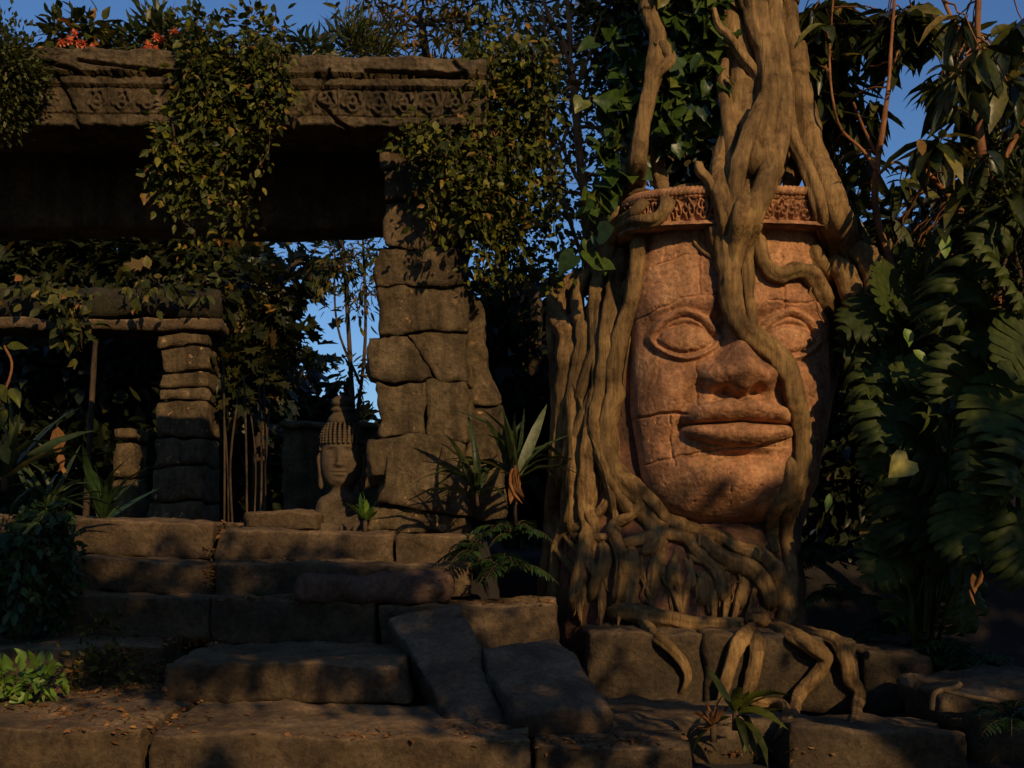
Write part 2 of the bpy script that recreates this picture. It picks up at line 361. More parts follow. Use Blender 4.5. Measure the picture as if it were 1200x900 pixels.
def tree(name, label, trunk, blobs, tpl, size, ncl, per, spread, mleaf, mbark, catg='tree', group=None, droop=.3, twigs=40, seed=0, limbs=(), shell=.55, seg=7, out=.5, rb=.25):
    """trunk: list of (px,py,Y,rpx)"""
    def conv(tr): return np.array([[*W(a, b, c), r*c/F] for a, b, c, r in tr])
    T = crom(conv(trunk), 6)
    t = thing(name, T[0][:3], label, catg, group)
    v, f = tube(T[:, :3], T[:, 3], seg+2, .06, seed, .12); build('trunk', v, f, mbark, t)
    (lv, lf), cc = clumps(blobs, ncl, per, spread, tpl, size, droop, shell=shell, out=out)
    br = []
    for L in limbs:
        q = crom(conv(L), 5); br.append(tube(q[:, :3], q[:, 3], seg, .05, seed+3, .1))
    for b in blobs:
        c = np.array(W(*b[:3])); k = np.argmin(np.linalg.norm(T[:, :3]-c, axis=1)+np.maximum(0, T[:, 2]-c[2])*2)
        r0 = T[k, 3]*.6; p = wiggly(T[k, :3], c, 7, .06); br.append(tube(p, np.linspace(r0, r0*.4, 7), 6))
    for i in rng.choice(len(cc), min(twigs, len(cc)), replace=False):
        j = np.argmin([np.linalg.norm(cc[i]-np.array(W(*b[:3]))) for b in blobs]); c = np.array(W(*blobs[j][:3]))
        s = c; p = wiggly(s, cc[i], 6, .07); r0 = max(.006, T[:, 3].min()*rb)
        br.append(tube(p, np.linspace(r0, r0*.35, 6), 5))
    v, f = merge(br); build('branches', v, f, mbark, t)
    build('crown', lv, lf, mleaf, t, smooth=False)
    return t
print('helpers ready')
#@@SCENE@@
# ================================================================== camera, light, sky
cam = bpy.data.cameras.new('camera'); co = bpy.data.objects.new('camera', cam); C.objects.link(co)
cam.sensor_width = 36; cam.lens = F/1200*36; cam.shift_y = .125; cam.clip_end = 2000
co.location = (0, 0, EYE); co.rotation_euler = (R(90), 0, 0); SC.camera = co
SEL, SAZ = 26, 26
w = bpy.data.worlds.new('World'); SC.world = w; w.use_nodes = True; nt = w.node_tree
bg = nt.nodes['Background']; sky = nt.nodes.new('ShaderNodeTexSky'); sky.sky_type = 'NISHITA'; sky.sun_disc = False
sky.sun_elevation = R(SEL); sky.sun_rotation = R(180-SAZ); sky.air_density = 1.0; sky.dust_density = .4; sky.ozone_density = 8
nt.links.new(sky.outputs[0], bg.inputs[0]); bg.inputs[1].default_value = .14
sl = bpy.data.lights.new('sun', 'SUN'); sl.energy = 4.7; sl.angle = R(.5); sl.color = (1, .70, .38)
so = bpy.data.objects.new('sun', sl); C.objects.link(so)
sd = Vector((math.sin(R(SAZ))*math.cos(R(SEL)), -math.cos(R(SAZ))*math.cos(R(SEL)), math.sin(R(SEL))))
so.rotation_euler = sd.to_track_quat('Z', 'Y').to_euler(); so.location = (4, -6, 8)
SC.view_settings.view_transform = 'Standard'; SC.view_settings.look = 'None'; SC.view_settings.exposure = -.54; SC.view_settings.gamma = 1

# ================================================================== ground
def gz(x, y):
    t = min(1, max(0, (y-7.9)/.9)) if x < -.2 else min(1, max(0, (y-8.3)/1.6))
    base = .18+(1.22 if x < -.2 else 1.0)*t*t*(3-2*t)
    return base+.05*noise.noise(Vector((x*.8, y*.8, 3)))+ (.03*noise.noise(Vector((x*3, y*3, 1))) if abs(x) < 12 and y < 25 else 0)
xs = list(np.concatenate([np.linspace(-300, -14, 14), np.linspace(-12, 12, 150), np.linspace(14, 300, 14)]))
ys = list(np.concatenate([np.linspace(-60, -2, 12), np.linspace(-1, 18, 130), np.linspace(20, 400, 20)]))
V = [(x, y, gz(x, y)) for y in ys for x in xs]; nx = len(xs)
Fc = [[j*nx+i, j*nx+i+1, (j+1)*nx+i+1, (j+1)*nx+i] for j in range(len(ys)-1) for i in range(nx-1)]
g = build('ground', V, Fc, M['soil'], loc=(0, 0, 0)); tag(g, kind='structure')

# ================================================================== stairs (weathered blocks)
GS = 'weathered stone blocks of the stairs'
blocks = [
 ('long block of the top step at the far left edge, half behind a leafy plant', [(-260,604),(64,606),(64,654),(-260,654)], 8.25, 1.3, 'step', .02),
 ('long top-step block below the small inner pillar, dark hollow in its face', [(70,608),(247,614),(247,654),(70,652)], 8.25, 1.3, 'step', .02),
 ('long top-step block below the bearded-leaf plant and crowned statue', [(251,621),(461,625),(461,661),(251,659)], 8.24, 1.2, 'step', .015),
 ('short top-step block under the foot of the big pillar', [(464,627),(557,629),(557,664),(464,662)], 8.22, 1.3, 'step', .015),
 ('second-step block on the left with a light sloping upper edge', [(80,654),(247,660),(247,699),(80,695)], 7.77, .6, 'step', .03),
 ('second-step block on the right running behind the reddish block', [(250,658),(548,663),(548,700),(250,702)], 7.76, .6, 'step', .015),
 ('dark third-step block on the left with moss on its face', [(66,697),(245,700),(245,754),(66,752)], 7.45, .5, 'step', .02),
 ('dark third-step block in the middle, right under the leaf-filled joint', [(247,700),(440,706),(440,758),(247,754)], 7.46, .5, 'step', .015),
 ('dark third-step block on the right running toward the root-covered base', [(443,709),(652,707),(652,768),(443,762)], 7.44, .5, 'step', .015),
 ('broad fourth-step block with wide pale tread and dark front', [(192,777),(470,779),(482,826),(190,824)], 6.4, 1.06, 'step', .02),
 ('crumbled fourth-step block at the left with rubbly moss-grown face', [(-160,757),(186,757),(189,818),(-160,818)], 6.95, .6, 'step', .07),
 ('broad bottom tread block catching the light below the stairs', [(174,860),(622,868),(622,925),(172,925)], 5.5, 1.02, 'step', .02),
 ('bottom tread block at the lower left with crumbled right end', [(-200,850),(166,856),(164,925),(-200,925)], 5.55, 1.4, 'step', .045),
 ('bottom tread block at the foot of the second fallen slab', [(628,872),(812,876),(812,925),(628,925)], 5.6, 1.1, 'step', .02),
]
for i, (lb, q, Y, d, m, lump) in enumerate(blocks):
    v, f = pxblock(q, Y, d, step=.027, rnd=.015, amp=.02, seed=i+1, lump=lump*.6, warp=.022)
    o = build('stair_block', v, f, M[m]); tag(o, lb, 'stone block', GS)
v, f = pxblock([(345,674),(530,673),(532,709),(344,707)], 7.42, .3, step=.035, rnd=.05, amp=.012, seed=31, lump=.015)
tag(build('stair_block', v, f, M['step_red']), 'reddish rounded block lying on the right end of the second step', 'stone block', GS)
# rubble in joints
def rubble(name, lb, px, py, Y, n, s, mat='step'):
    L = []
    for i in range(n):
        c = W(px+rng.normal(0, 22), py+rng.normal(0, 12), Y)+Vector((0, rng.normal(0, .05), 0)); a = s*(.5+rng.random())
        q = [c+Vector((sx*a, sy*a, sz*a*.7)) for sy in (-1, 1) for sx, sz in ((-1, 1), (1, 1), (1, -1), (-1, -1))]
        L.append(rock(q, a/3, a*.7, a*.25, i, a*.4))
    return L
# two fallen slabs
def W3(px, py, Y): return W(px, py, Y)
s1 = [W(446,738,6.75), W(598,752,6.75), W(600,872,5.85), W(512,850,5.75)]
s1b = [W(445,722,7.15), W(530,704,7.2), W(640,800,6.4), W(560,838,6.1)]
def slab(top, thick, **kw):
    """top: far-left, far-right, near-right, near-left corners of the upper face"""
    a, b, c, d = [Vector(p) for p in top]; n = (c-a).cross(b-d).normalized()
    if n.z < 0: n = -n
    dn = -n*thick
    return rock([d, c, c+dn, d+dn, a, b, b+dn, a+dn], **kw)
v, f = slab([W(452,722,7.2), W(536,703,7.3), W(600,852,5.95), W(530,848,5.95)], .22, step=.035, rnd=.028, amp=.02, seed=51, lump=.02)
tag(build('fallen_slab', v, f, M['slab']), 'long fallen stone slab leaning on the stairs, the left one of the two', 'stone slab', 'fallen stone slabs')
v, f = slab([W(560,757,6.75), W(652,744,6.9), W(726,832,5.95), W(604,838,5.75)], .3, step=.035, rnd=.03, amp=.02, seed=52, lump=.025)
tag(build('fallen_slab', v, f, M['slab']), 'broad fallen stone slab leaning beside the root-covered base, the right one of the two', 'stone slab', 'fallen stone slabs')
# plinth stones below the roots
pl = []
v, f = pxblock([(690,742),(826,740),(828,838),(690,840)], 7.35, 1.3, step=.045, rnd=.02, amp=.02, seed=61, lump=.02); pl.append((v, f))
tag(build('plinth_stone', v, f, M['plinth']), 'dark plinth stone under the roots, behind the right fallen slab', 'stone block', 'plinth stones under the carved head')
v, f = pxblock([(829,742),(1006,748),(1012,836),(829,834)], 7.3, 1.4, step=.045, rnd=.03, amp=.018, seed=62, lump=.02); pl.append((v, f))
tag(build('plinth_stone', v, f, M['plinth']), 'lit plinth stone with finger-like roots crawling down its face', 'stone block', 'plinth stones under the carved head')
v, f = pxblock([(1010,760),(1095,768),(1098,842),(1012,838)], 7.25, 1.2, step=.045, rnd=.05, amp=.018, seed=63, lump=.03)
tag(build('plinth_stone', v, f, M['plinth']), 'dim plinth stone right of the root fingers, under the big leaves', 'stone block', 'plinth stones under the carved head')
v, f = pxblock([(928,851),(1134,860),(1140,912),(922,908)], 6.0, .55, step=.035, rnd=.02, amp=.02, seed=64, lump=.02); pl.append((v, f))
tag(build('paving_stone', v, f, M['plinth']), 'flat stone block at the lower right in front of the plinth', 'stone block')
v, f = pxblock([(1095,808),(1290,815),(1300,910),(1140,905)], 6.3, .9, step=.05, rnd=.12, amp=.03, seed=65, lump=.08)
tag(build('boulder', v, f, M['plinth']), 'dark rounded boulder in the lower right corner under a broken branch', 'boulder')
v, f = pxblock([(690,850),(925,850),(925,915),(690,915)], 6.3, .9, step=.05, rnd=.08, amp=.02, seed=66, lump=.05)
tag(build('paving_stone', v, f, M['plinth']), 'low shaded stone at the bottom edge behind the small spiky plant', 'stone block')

# ================================================================== big gateway
gw = thing('stone_gateway', W(494,626,8.6), 'large ruined stone gateway with carved lintel on a tall block pillar', 'gateway')
# carved lintel front, high resolution relief on a thick beam
def lintel():
    x0, x1, y0, y1, Y = -240., 570., 64., 150., 8.4
    nx, ny = 700, 90; V = []; Fc = []
    cr = [((60,78),(72,98),(96,152)), ((388,88),(366,118),(338,152)), ((369,116),(388,136),(408,152)), ((96,88),(60,78),(30,84)), ((430,88),(520,92),(545,90)), ((96,76),(150,84),(215,92)), ((-90,60),(-60,100),(-80,152))]
    def seg(px, py, a, b):
        ax, ay = a; bx, by = b; t = max(0, min(1, ((px-ax)*(bx-ax)+(py-ay)*(by-ay))/((bx-ax)**2+(by-ay)**2)))
        return math.hypot(px-ax-t*(bx-ax), py-ay-t*(by-ay))
    for j in range(ny+1):
        for i in range(nx+1):
            u = i/nx; v = j/ny; px = x0+(x1-x0)*u; tl = 58+14*(px/540); tl = max(50, tl)
            wear = 2.5*noise.noise(Vector((px*.03, 1, 2)))+1.5*noise.noise(Vector((px*.12, 4, 2)))
            py = tl+wear*(1-v)+(y1+wear-tl)*v
            d = 0.
            yy = py-(px*.01)
            # profile: cornice, fillet, frieze, lower fillet
            if yy < 87: d += .10+.02*noise.noise(Vector((px*.05, yy*.1, 0)))
            elif yy < 90: d -= .03
            elif yy < 99: d += .045
            elif yy < 101: d -= .02
            elif yy < 131:
                d += .0
                k = (px-8) % 30-15; cyc = 116; r = math.hypot(k, yy-cyc); a = math.atan2(yy-cyc, k)
                dmg = max(.12, min(1, .95-2.2*max(0, noise.noise(Vector((px*.021, py*.03, 8)))+.02)))
                r *= 1+.12*noise.noise(Vector((math.floor((px-8)/30)*3.1, 2, 7))); d0 = d
                if px < 545:
                    d += .030*math.exp(-((r-10.5-1.3*math.sin(a*5))/1.8)**2)+.026*math.exp(-((r-4)/2.2)**2)+.012*math.sin(a*3+r*.9)*math.exp(-((r-8)/4)**2)
                    d += .018*math.exp(-((k-15)/1.8)**2) if abs(k) < 16 else 0
                d = d0+(d-d0)*dmg*(1.25 if dmg > .8 else 1)
            elif yy < 134: d -= .03
            else: d += .03
            dm = min(seg(px+2*noise.noise(Vector((px*.1, py*.1, 5)))*2, py, p[n], p[n+1]) for p in cr for n in range(2))
            cut = math.exp(-(dm/1.5)**2)*.11
            p = W(px, py, Y)
            n_ = fbm(p, 5, 5)*.016+fbm(p, 20, 3)*.006+.03*fbm(p, 1.3, 2)
            er = max(0, noise.noise(p*3.1))*.05 if noise.noise(p*2.2+Vector((9, 0, 0))) > .1 else 0
            ed = min(v, 1-v)*ny; edge = .05*max(0, 1-ed/4)**2
            V.append(p+Vector((0, -(d*(1-.45*min(1, er*30)))+cut-n_+edge, 0)))
    for j in range(ny):
        for i in range(nx):
            a = j*(nx+1)+i; Fc.append([a, a+nx+1, a+nx+2, a+1])
    # body: extend rim back
    rim = [j*(nx+1)+0 for j in range(ny+1)]+[ny*(nx+1)+i for i in range(1, nx+1)]+[j*(nx+1)+nx for j in range(ny-1, -1, -1)]+[i for i in range(nx-1, 0, -1)]
    o = len(V)
    for r in rim: V.append(Vector((V[r].x, 8.98, V[r].z)))
    n = len(rim)
    for k in range(n): Fc.append([rim[(k+1) % n], rim[k], o+k, o+(k+1) % n])
    Fc.append([o+k for k in range(n)])
    return V, [q[::-1] for q in Fc]
v, f = lintel(); build('lintel', v, f, M['lintel'], gw)
v, f = pxblock([(-260,150),(600,150),(600,268),(-260,268)], 9.4, .45, step=.12, rnd=.03, amp=.02, seed=71); build('rear_lintel', v, f, M['lintel'], gw)
z0 = W(0,150,8.4).z
def boxc(x0, x1, y0, y1, z0, z1): return [Vector(p) for p in ((x0,y0,z1),(x1,y0,z1),(x1,y0,z0),(x0,y0,z0),(x0,y1,z1),(x1,y1,z1),(x1,y1,z0),(x0,y1,z0))]
v, f = rock(boxc(-5.9, -.25, 9.0, 9.86, z0+.32, z0+.56), .12, .03, .02, 72); build('shading_slab', v, f, M['lintel'], gw)  # unseen slab added between the lintels to keep the opening dark
pil = thing('pillar', (0, 0, 0), None, None); pil.parent = gw; pil.location = (0, 0, 0)
pb = [
 [(430,598),(546,601),(548,628),(430,627)], [(430,514),(502,516),(468,563),(431,562)], [(462,515),(548,513),(552,599),(438,597)],
 [(445,444),(502,446),(501,513),(446,513)], [(504,443),(550,445),(552,515),(503,513)], [(437,388),(482,390),(516,444),(438,441)],
 [(484,389),(546,389),(553,444),(518,444)], [(447,335),(540,332),(546,387),(447,388)], [(442,286),(537,286),(540,332),(442,335)],
 [(450,233),(543,235),(542,284),(450,283)], [(451,196),(542,197),(541,232),(451,231)], [(449,164),(552,166),(546,194),(450,194)],
 [(543,336),(560,352),(584,470),(549,470)], [(548,472),(584,472),(592,604),(549,600)]]
for i, q in enumerate(pb):
    Yf = 8.6+(0, -.03, -.05, 0, .02, -.02, .02, .0, -.04, .02, .0, .03, .25, .2)[i]
    v, f = pxblock(q, Yf, .9, step=.032, rnd=.016, amp=.028, seed=80+i, lump=.022, warp=.07); build('block', v, f, M['pillar'], pil)
v, f = rock(boxc(-6.2, -5.3, 8.6, 9.6, 1.2, z0+.02), .15, .05, .02, 95); build('pillar', v, f, M['pillar'], gw)
v, f = rock(boxc(-.98, -.42, 9.52, 9.9, 1.2, 4.0), .12, .05, .02, 96); build('rear_pier', v, f, M['pillar'], gw)

# ================================================================== inner gateway
ig = thing('inner_gateway', W(210,612,14), 'smaller dim stone gateway seen through the big one, slim block pillar under a flat lintel', 'gateway')
v, f = pxblock([(-160,334),(256,338),(256,371),(-160,369)], 14.1, .8, step=.1, rnd=.05, amp=.03, seed=101, lump=.04); build('lintel', v, f, M['shade_dark'], ig)
v, f = pxblock([(-160,370),(258,373),(258,387),(-160,383)], 13.9, .9, step=.06, rnd=.03, amp=.02, seed=102); build('ledge', v, f, M['step'], ig)
ip = thing('pillar', (0, 0, 0), None, None); ip.parent = ig
for i, q in enumerate([[(184,390),(243,391),(243,406),(184,406)], [(189,408),(242,408),(243,434),(188,434)], [(187,436),(243,436),(243,455),(187,455)], [(187,457),(243,457),(243,470),(187,469)],
                       [(184,472),(241,472),(240,511),(184,510)], [(183,512),(240,513),(240,545),(181,545)], [(180,547),(240,547),(238,588),(178,588)], [(174,590),(238,590),(238,616),(172,616)]]):
    v, f = pxblock(q, 14, .7, step=.05, rnd=.02, amp=.02, seed=110+i, lump=.02, warp=.05); build('block', v, f, M['pillar'], ip)
v, f = pxblock([(-150,388),(-90,388),(-90,616),(-150,616)], 14, .7, step=.12, rnd=.04, amp=.03, seed=120); build('pillar', v, f, M['pillar'], ig)
fp = [pxblock(q, 15.5, .6, step=.08, rnd=.06, amp=.03, seed=130+i, lump=.05) for i, q in enumerate([[(133,500),(160,500),(160,515),(134,515)], [(132,517),(158,517),(158,560),(130,560)], [(130,562),(158,562),(158,612),(128,612)]])]
v, f = merge(fp); tag(build('broken_pillar', v, f, M['pillar']), 'short broken pillar standing dimly left of the inner gateway pillar', 'pillar')
v, f = pxblock([(328,494),(470,496),(470,502),(328,501)], 13, .5, step=.07, rnd=.02, amp=.02, seed=140); v2, f2 = pxblock([(332,502),(468,503),(468,612),(332,612)], 13.1, .3, step=.1, rnd=.03, amp=.03, seed=141)
v, f = merge([(v, f), (v2, f2)]); tag(build('low_wall', v, f, M['lintel']), 'low dark wall with a thin lit coping behind the crowned statue', 'wall')
v, f = pxblock([(286,600),(340,597),(371,600),(371,624),(286,623)][0:1]+[(371,598),(372,624),(284,622)], 8.9, .35, step=.035, rnd=.04, amp=.02, seed=150, lump=.04)
tag(build('loose_block', v, f, M['step']), 'low loose stone block left of the crowned statue on the terrace', 'stone block')

# ================================================================== crowned bust statue
def bust():
    Y = 9.3; s = Y/F; cx = (401-600)*s
    st = thing('bust_statue', (cx, Y, W(0, 622, Y).z), 'weathered stone bust with serene face, curled hair and tall topknot on the terrace', 'statue')
    # one continuous body: head + neck + shoulders, radial profile per height (px units)
    prof = [(500,2,2),(503,12,10),(508,18,15),(516,22,19),(526,24,21),(540,24.5,21),(552,23.5,20),(560,21,19),(567,17,16),(571,13,13),(575,13,12),(579,17,13),(583,25,15),(589,29,16),(600,32,17),(615,33,18),(626,34,18)]
    Pf = crom(prof, 9); na = 120; V = []; Fc = []
    g = lambda x, k: math.exp(-(x/k)**2)
    for (v, a, b) in Pf:
        for k in range(na):
            th = 2*math.pi*k/na; c, sn = math.cos(th), math.sin(th)
            e = .85; X = a*math.copysign(abs(sn)**e, sn); D = b*math.copysign(abs(c)**e, c)
            if c > 0 and 505 < v < 575:
                fr = 0; ax = abs(X)
                fr += 5.5*g(X, 3.2)*max(0, min(1, (v-522)/18))*(1 if v < 546 else max(0, 1-(v-546)/3))     # nose
                fr += 2.5*g(ax-4, 2)*g(v-545, 2.5)
                fr -= 3.2*g(ax-9, 6)*g(v-531, 5); fr += 2.8*g(ax-9.5, 5)*g(v-534, 3.6); fr -= 1.2*g(ax-9.5, 7)*g(v-537.5, 1.0)
                fr += 1.8*g(ax-10, 7)*g(v-(524+.02*(ax-8)**2), 1.8)
                fr += 2.4*g(X, 8)*g(v-552.5, 1.5)+2.6*g(X, 6.5)*g(v-556.5, 1.8)-1.6*g(X, 9)*g(v-554.4, .8)
                fr += 2.2*g(X, 6)*g(v-564, 3.5); fr += 1.2*g(ax-13, 6)*g(v-547, 7)
                D += fr
            if v > 588:  # robe fold and arms
                D += 1.6*math.sin((X+v*1.3)*.55)*max(0, c)*(1 if X > -12 else .2); D += 3*g(abs(X)-22, 6)
            V.append((cx+X*s, Y-D*s, W(0, v, Y).z))
    n = len(Pf)
    for i in range(n-1):
        for k in range(na): Fc.append([i*na+k, (i+1)*na+k, (i+1)*na+(k+1) % na, i*na+(k+1) % na])
    Fc.append(list(range(na))); Fc.append([(n-1)*na+k for k in range(na)][::-1])
    build('body', V, Fc, M['statue'], st)
    # hair: rows of small curls over a cap, reaching the ears
    L = []
    ico = []; 
    def ball(c, r):
        vv = []; ff = []
        for i in range(5):
            ph = math.pi*(i)/4
            for j in range(7): vv.append(Vector(c)+Vector((math.sin(ph)*math.cos(j*2*math.pi/7), math.sin(ph)*math.sin(j*2*math.pi/7), math.cos(ph)))*r)
        for i in range(4):
            for j in range(7): ff.append([i*7+j, (i+1)*7+j, (i+1)*7+(j+1) % 7, i*7+(j+1) % 7])
        return vv, ff
    for r in range(9):
        v = 519-r*3.1; hw = 25.5*math.sqrt(max(.02, 1-((519-v)/29)**2)); m = int(hw*1.15)
        for k in range(m):
            th = 2*math.pi*k/m; yy = v
            if math.cos(th) < .35: yy = v+ (8 if r < 2 else 0)
            L.append(ball((cx+hw*s*math.sin(th), Y-hw*.9*s*math.cos(th), W(0, yy, Y).z), 2.1*s))
    for r in range(9):
        for k in range(17):
            th = math.pi*.5+math.pi*k/16; L.append(ball((cx+24.5*s*math.sin(th), Y-22*s*math.cos(th), W(0, 522+r*3.4, Y).z), 2.1*s))
    v, f = merge(L); hair = build('hair', v, f, M['statue'], st)
    pr = [(498,13),(495,16),(490,15),(487,12.5),(484,11),(482,12.5),(479,12.5),(477,9.5),(475,11),(472,12),(468,10.5),(465,7),(463,3),(462,.5)]
    V = []; Fc = []; na = 24
    pp = crom(pr, 3)
    for (v, r) in pp:
        for k in range(na):
            th = 2*math.pi*k/na; rr = max(.2, r)*(1+.07*abs(math.sin(th*6))); V.append((cx+rr*s*math.sin(th), Y-rr*s*math.cos(th), W(0, v, Y).z))
    n = len(pp); Fc = [[i*na+k, i*na+(k+1) % na, (i+1)*na+(k+1) % na, (i+1)*na+k] for i in range(n-1) for k in range(na)]+[[(n-1)*na+k for k in range(na)]]
    build('topknot', V, Fc, M['statue'], st)
    for sg in (-1, 1):
        p = crom([(cx+sg*24*s, Y-2*s, W(0,530,Y).z, 2.2*s), (cx+sg*26.5*s, Y-3*s, W(0,538,Y).z, 3.2*s), (cx+sg*25.5*s, Y-3*s, W(0,552,Y).z, 2.4*s), (cx+sg*24.5*s, Y-3*s, W(0,568,Y).z, 3*s), (cx+sg*24*s, Y-3*s, W(0,573,Y).z, 1.5*s)], 4)
        v, f = tube(p[:, :3], p[:, 3], 8); build('ear', v, f, M['statue'], st)
    v, f = pxblock([(368,612),(436,612),(438,632),(366,632)], Y-.22, .42, step=.03, rnd=.03, amp=.01, seed=160); build('base', v, f, M['statue'], st)
bust()

# ================================================================== the great carved head
head = thing('carved_stone_head', (1.6, 8.2, .9), 'giant reddish carved stone head with almond eyes and thick lips, wrapped in fig roots', 'statue')
FS = 7.75/F; FCX = 1.585; FYC = 8.2
def g_(x, s): return np.exp(-(x/s)**2)
def ss(x, a, b): t = np.clip((x-a)/(b-a), 0, 1); return t*t*(3-2*t)
def facegrid():
    nu, nv = 380, 440
    tt = np.linspace(-1, 1, nu); vv = np.linspace(246, 614, nv)
    T, V = np.meshgrid(tt, vv)
    A = 122-7*ss(V, 330, 246)-0*V; cl = np.clip((V-540)/74, 0, 1); ch = np.sqrt(np.clip(1-cl**2.6, 0, 1))
    A = A-12*ss(V, 470, 560); A = A*(.25+.75*ch)
    th = T*math.pi/2*1.0
    sn = np.sin(th); c = np.cos(th)
    U = A*np.sign(sn)*np.abs(sn)**.92
    B = (.44+.03*ss(V, 420, 340)-.02*ss(V, 330, 250))*(.15+.85*ch**1.0)
    D = B*np.clip(c, 0, 1)**.62
    aU = np.abs(U); f = np.zeros_like(U)
    # brow
    f += .035*g_(V-(352+.0035*(aU-58)**2), 11)*ss(aU, 6, 30)*ss(aU, 112, 92)
    # sockets and eyes
    ex = 62.; ey = 394.; X = aU-ex; Yv = V-ey-X*(-.03)
    f -= .060*np.exp(-((X/50)**2+((Yv+2)/33)**2)**1.3)
    f -= .040*g_(aU-22, 14)*g_(V-388, 26)
    up = 31.; dn = 27.
    alm = (np.abs(X)/41.)**1.55+(np.abs(Yv)/np.where(Yv < 0, up, dn))**1.7
    f += .050*(1-ss(alm, .88, 1.25))                                    # lid mass
    inn = (np.abs(X)/32.)**1.6+(np.abs(Yv-2)/16.5)**1.7
    f -= .020*np.exp(-((inn-1.08)/.26)**2)                              # groove round the eyeball
    f += .046*np.sqrt(np.clip(1-inn, 0, 1))                             # eyeball
    f += .010*np.exp(-((alm-.95)/.17)**2)                               # rim
    f -= .018*g_(alm**.5-.79, .05)*(Yv < 0)                               # upper lid crease
    # cheeks, muzzle
    f += .075*g_(aU-76, 34)*g_(V-456, 42)
    f += .055*g_(U, 68)*g_(V-493, 40)
    f -= .050*np.exp(-((aU-(46+(V-450)*.45))/10)**2)*ss(V, 438, 460)*ss(V, 545, 505)
    # nose
    hV = np.interp(V, [340, 362, 385, 410, 430, 446], [0, .03, .065, .11, .16, .15])
    wV = np.interp(V, [340, 365, 385, 410, 430, 450], [16, 13, 12, 15, 21, 24])
    V0 = 458+4*g_(U, 10)+1*g_(aU-34, 9)-2.5*g_(aU-18, 6)
    cut = ss(V, V0+6, V0-6)
    f += 0*U; f += hV*np.exp(-np.abs(U/wV)**2.1)*cut
    f += .140*np.exp(-((U/28)**2+((V-430)/23)**2)**1.25)*ss(V, V0+8, V0-8)
    f += .105*np.exp(-(((aU-31)/16)**2+((V-441)/14.5)**2)**1.5)*cut
    f -= .05*g_(aU-17, 6)*g_(V-458, 5)
    f -= .030*np.exp(-((aU-(27-(V-420)*.1))/4)**2)*g_(V-432, 9)*.6
    # philtrum and lips
    f -= .02*g_(U, 7)*g_(V-466, 6)
    q = np.clip(aU/67, 0, 1.3); Vm = 496+2.5*q**2-1.5*g_(aU, 12); Vt = 468+15*q**1.7+3*g_(U, 7)-1.5*g_(aU-14, 8); Vb = 524-14*q**2.0
    lat = np.clip(1-q**3.0, 0, 1)**.6
    tu = np.clip((V-Vt)/(Vm-Vt+1e-6), 0, 1); f += .145*np.sin(math.pi*tu**.75)**.55*lat*((V > Vt) & (V < Vm))
    tl = np.clip((V-Vm)/(Vb-Vm+1e-6), 0, 1); f += .145*np.sin(math.pi*tl)**.5*lat*((V > Vm) & (V < Vb))
    f += .022*g_(V-Vt, 2.6)*lat+.012*g_(V-Vb-2, 2.5)*lat
    f -= .055*g_(V-Vm, 1.9)*np.clip(1.08-q**6, 0, 1)
    f -= .035*g_(aU-66, 6)*g_(V-499, 6)
    f -= .060*g_(U, 46)*g_(V-534, 6)
    f += .085*g_(U, 52)*g_(V-564, 22)
    f += .03*g_(aU-70, 26)*g_(V-545, 24)
    # cracks and block joints
    def crack(pts, w, d):
        nonlocal f
        wob = 1.5*np.sin(V*.31)+1.2*np.sin(U*.27+1)
        best = np.full_like(U, 1e9)
        for (a, b), (c_, d_) in zip(pts[:-1], pts[1:]):
            t = np.clip(((U-a)*(c_-a)+(V-b)*(d_-b))/((c_-a)**2+(d_-b)**2), 0, 1)
            best = np.minimum(best, np.hypot(U-a-t*(c_-a)+wob*.4, V-b-t*(d_-b)+wob*.5))
        f -= d*.7*g_(best, w)
    crack([(-135,492),(-105,486),(-78,482),(-62,485)], 1.6, .05)
    crack([(-110,543),(-85,538),(-55,533),(-10,524),(40,522)], 1.3, .03)
    crack([(-80,484),(-78,520),(-74,545)], 1.2, .025); crack([(-44,250),(-46,345)], 1.2, .022); crack([(-20,260),(-22,330),(-30,372)], 1.0, .018)
    crack([(-118,372),(-95,360),(-60,348),(-20,345)], 1.1, .02); crack([(-50,430),(-48,480)], 1.2, .024)
    crack([(52,300),(54,360)], 1.2, .028); crack([(34,352),(70,355),(110,350)], 1.1, .026); crack([(90,428),(92,480),(100,540)], 1.2, .025)
    crack([(-100,310),(-60,296),(-10,300),(40,296)], 1.2, .018); crack([(-12,555),(-8,590)], .9, .02)
    return U, V, D+f
U, V, D = facegrid(); nv, nu = U.shape
X = FCX+U*FS; Z = EYE+(600-V)*FS; Yc = FYC-D
VV = np.stack([X, Yc, Z], -1).reshape(-1, 3)
for i in range(len(VV)):
    p = Vector(VV[i]); a = fbm(p, 7, 5)*.008+fbm(p, 30, 3)*.0028
    pit = noise.noise(p*26); a -= max(0, pit-.42)*.03
    VV[i][1] -= a; VV[i][0] += a*.4
Fc = [[j*nu+i, (j+1)*nu+i, (j+1)*nu+i+1, j*nu+i+1] for j in range(nv-1) for i in range(nu-1)]
faceVF = (VV, Fc)
build('face', VV, Fc, M['face'], head)
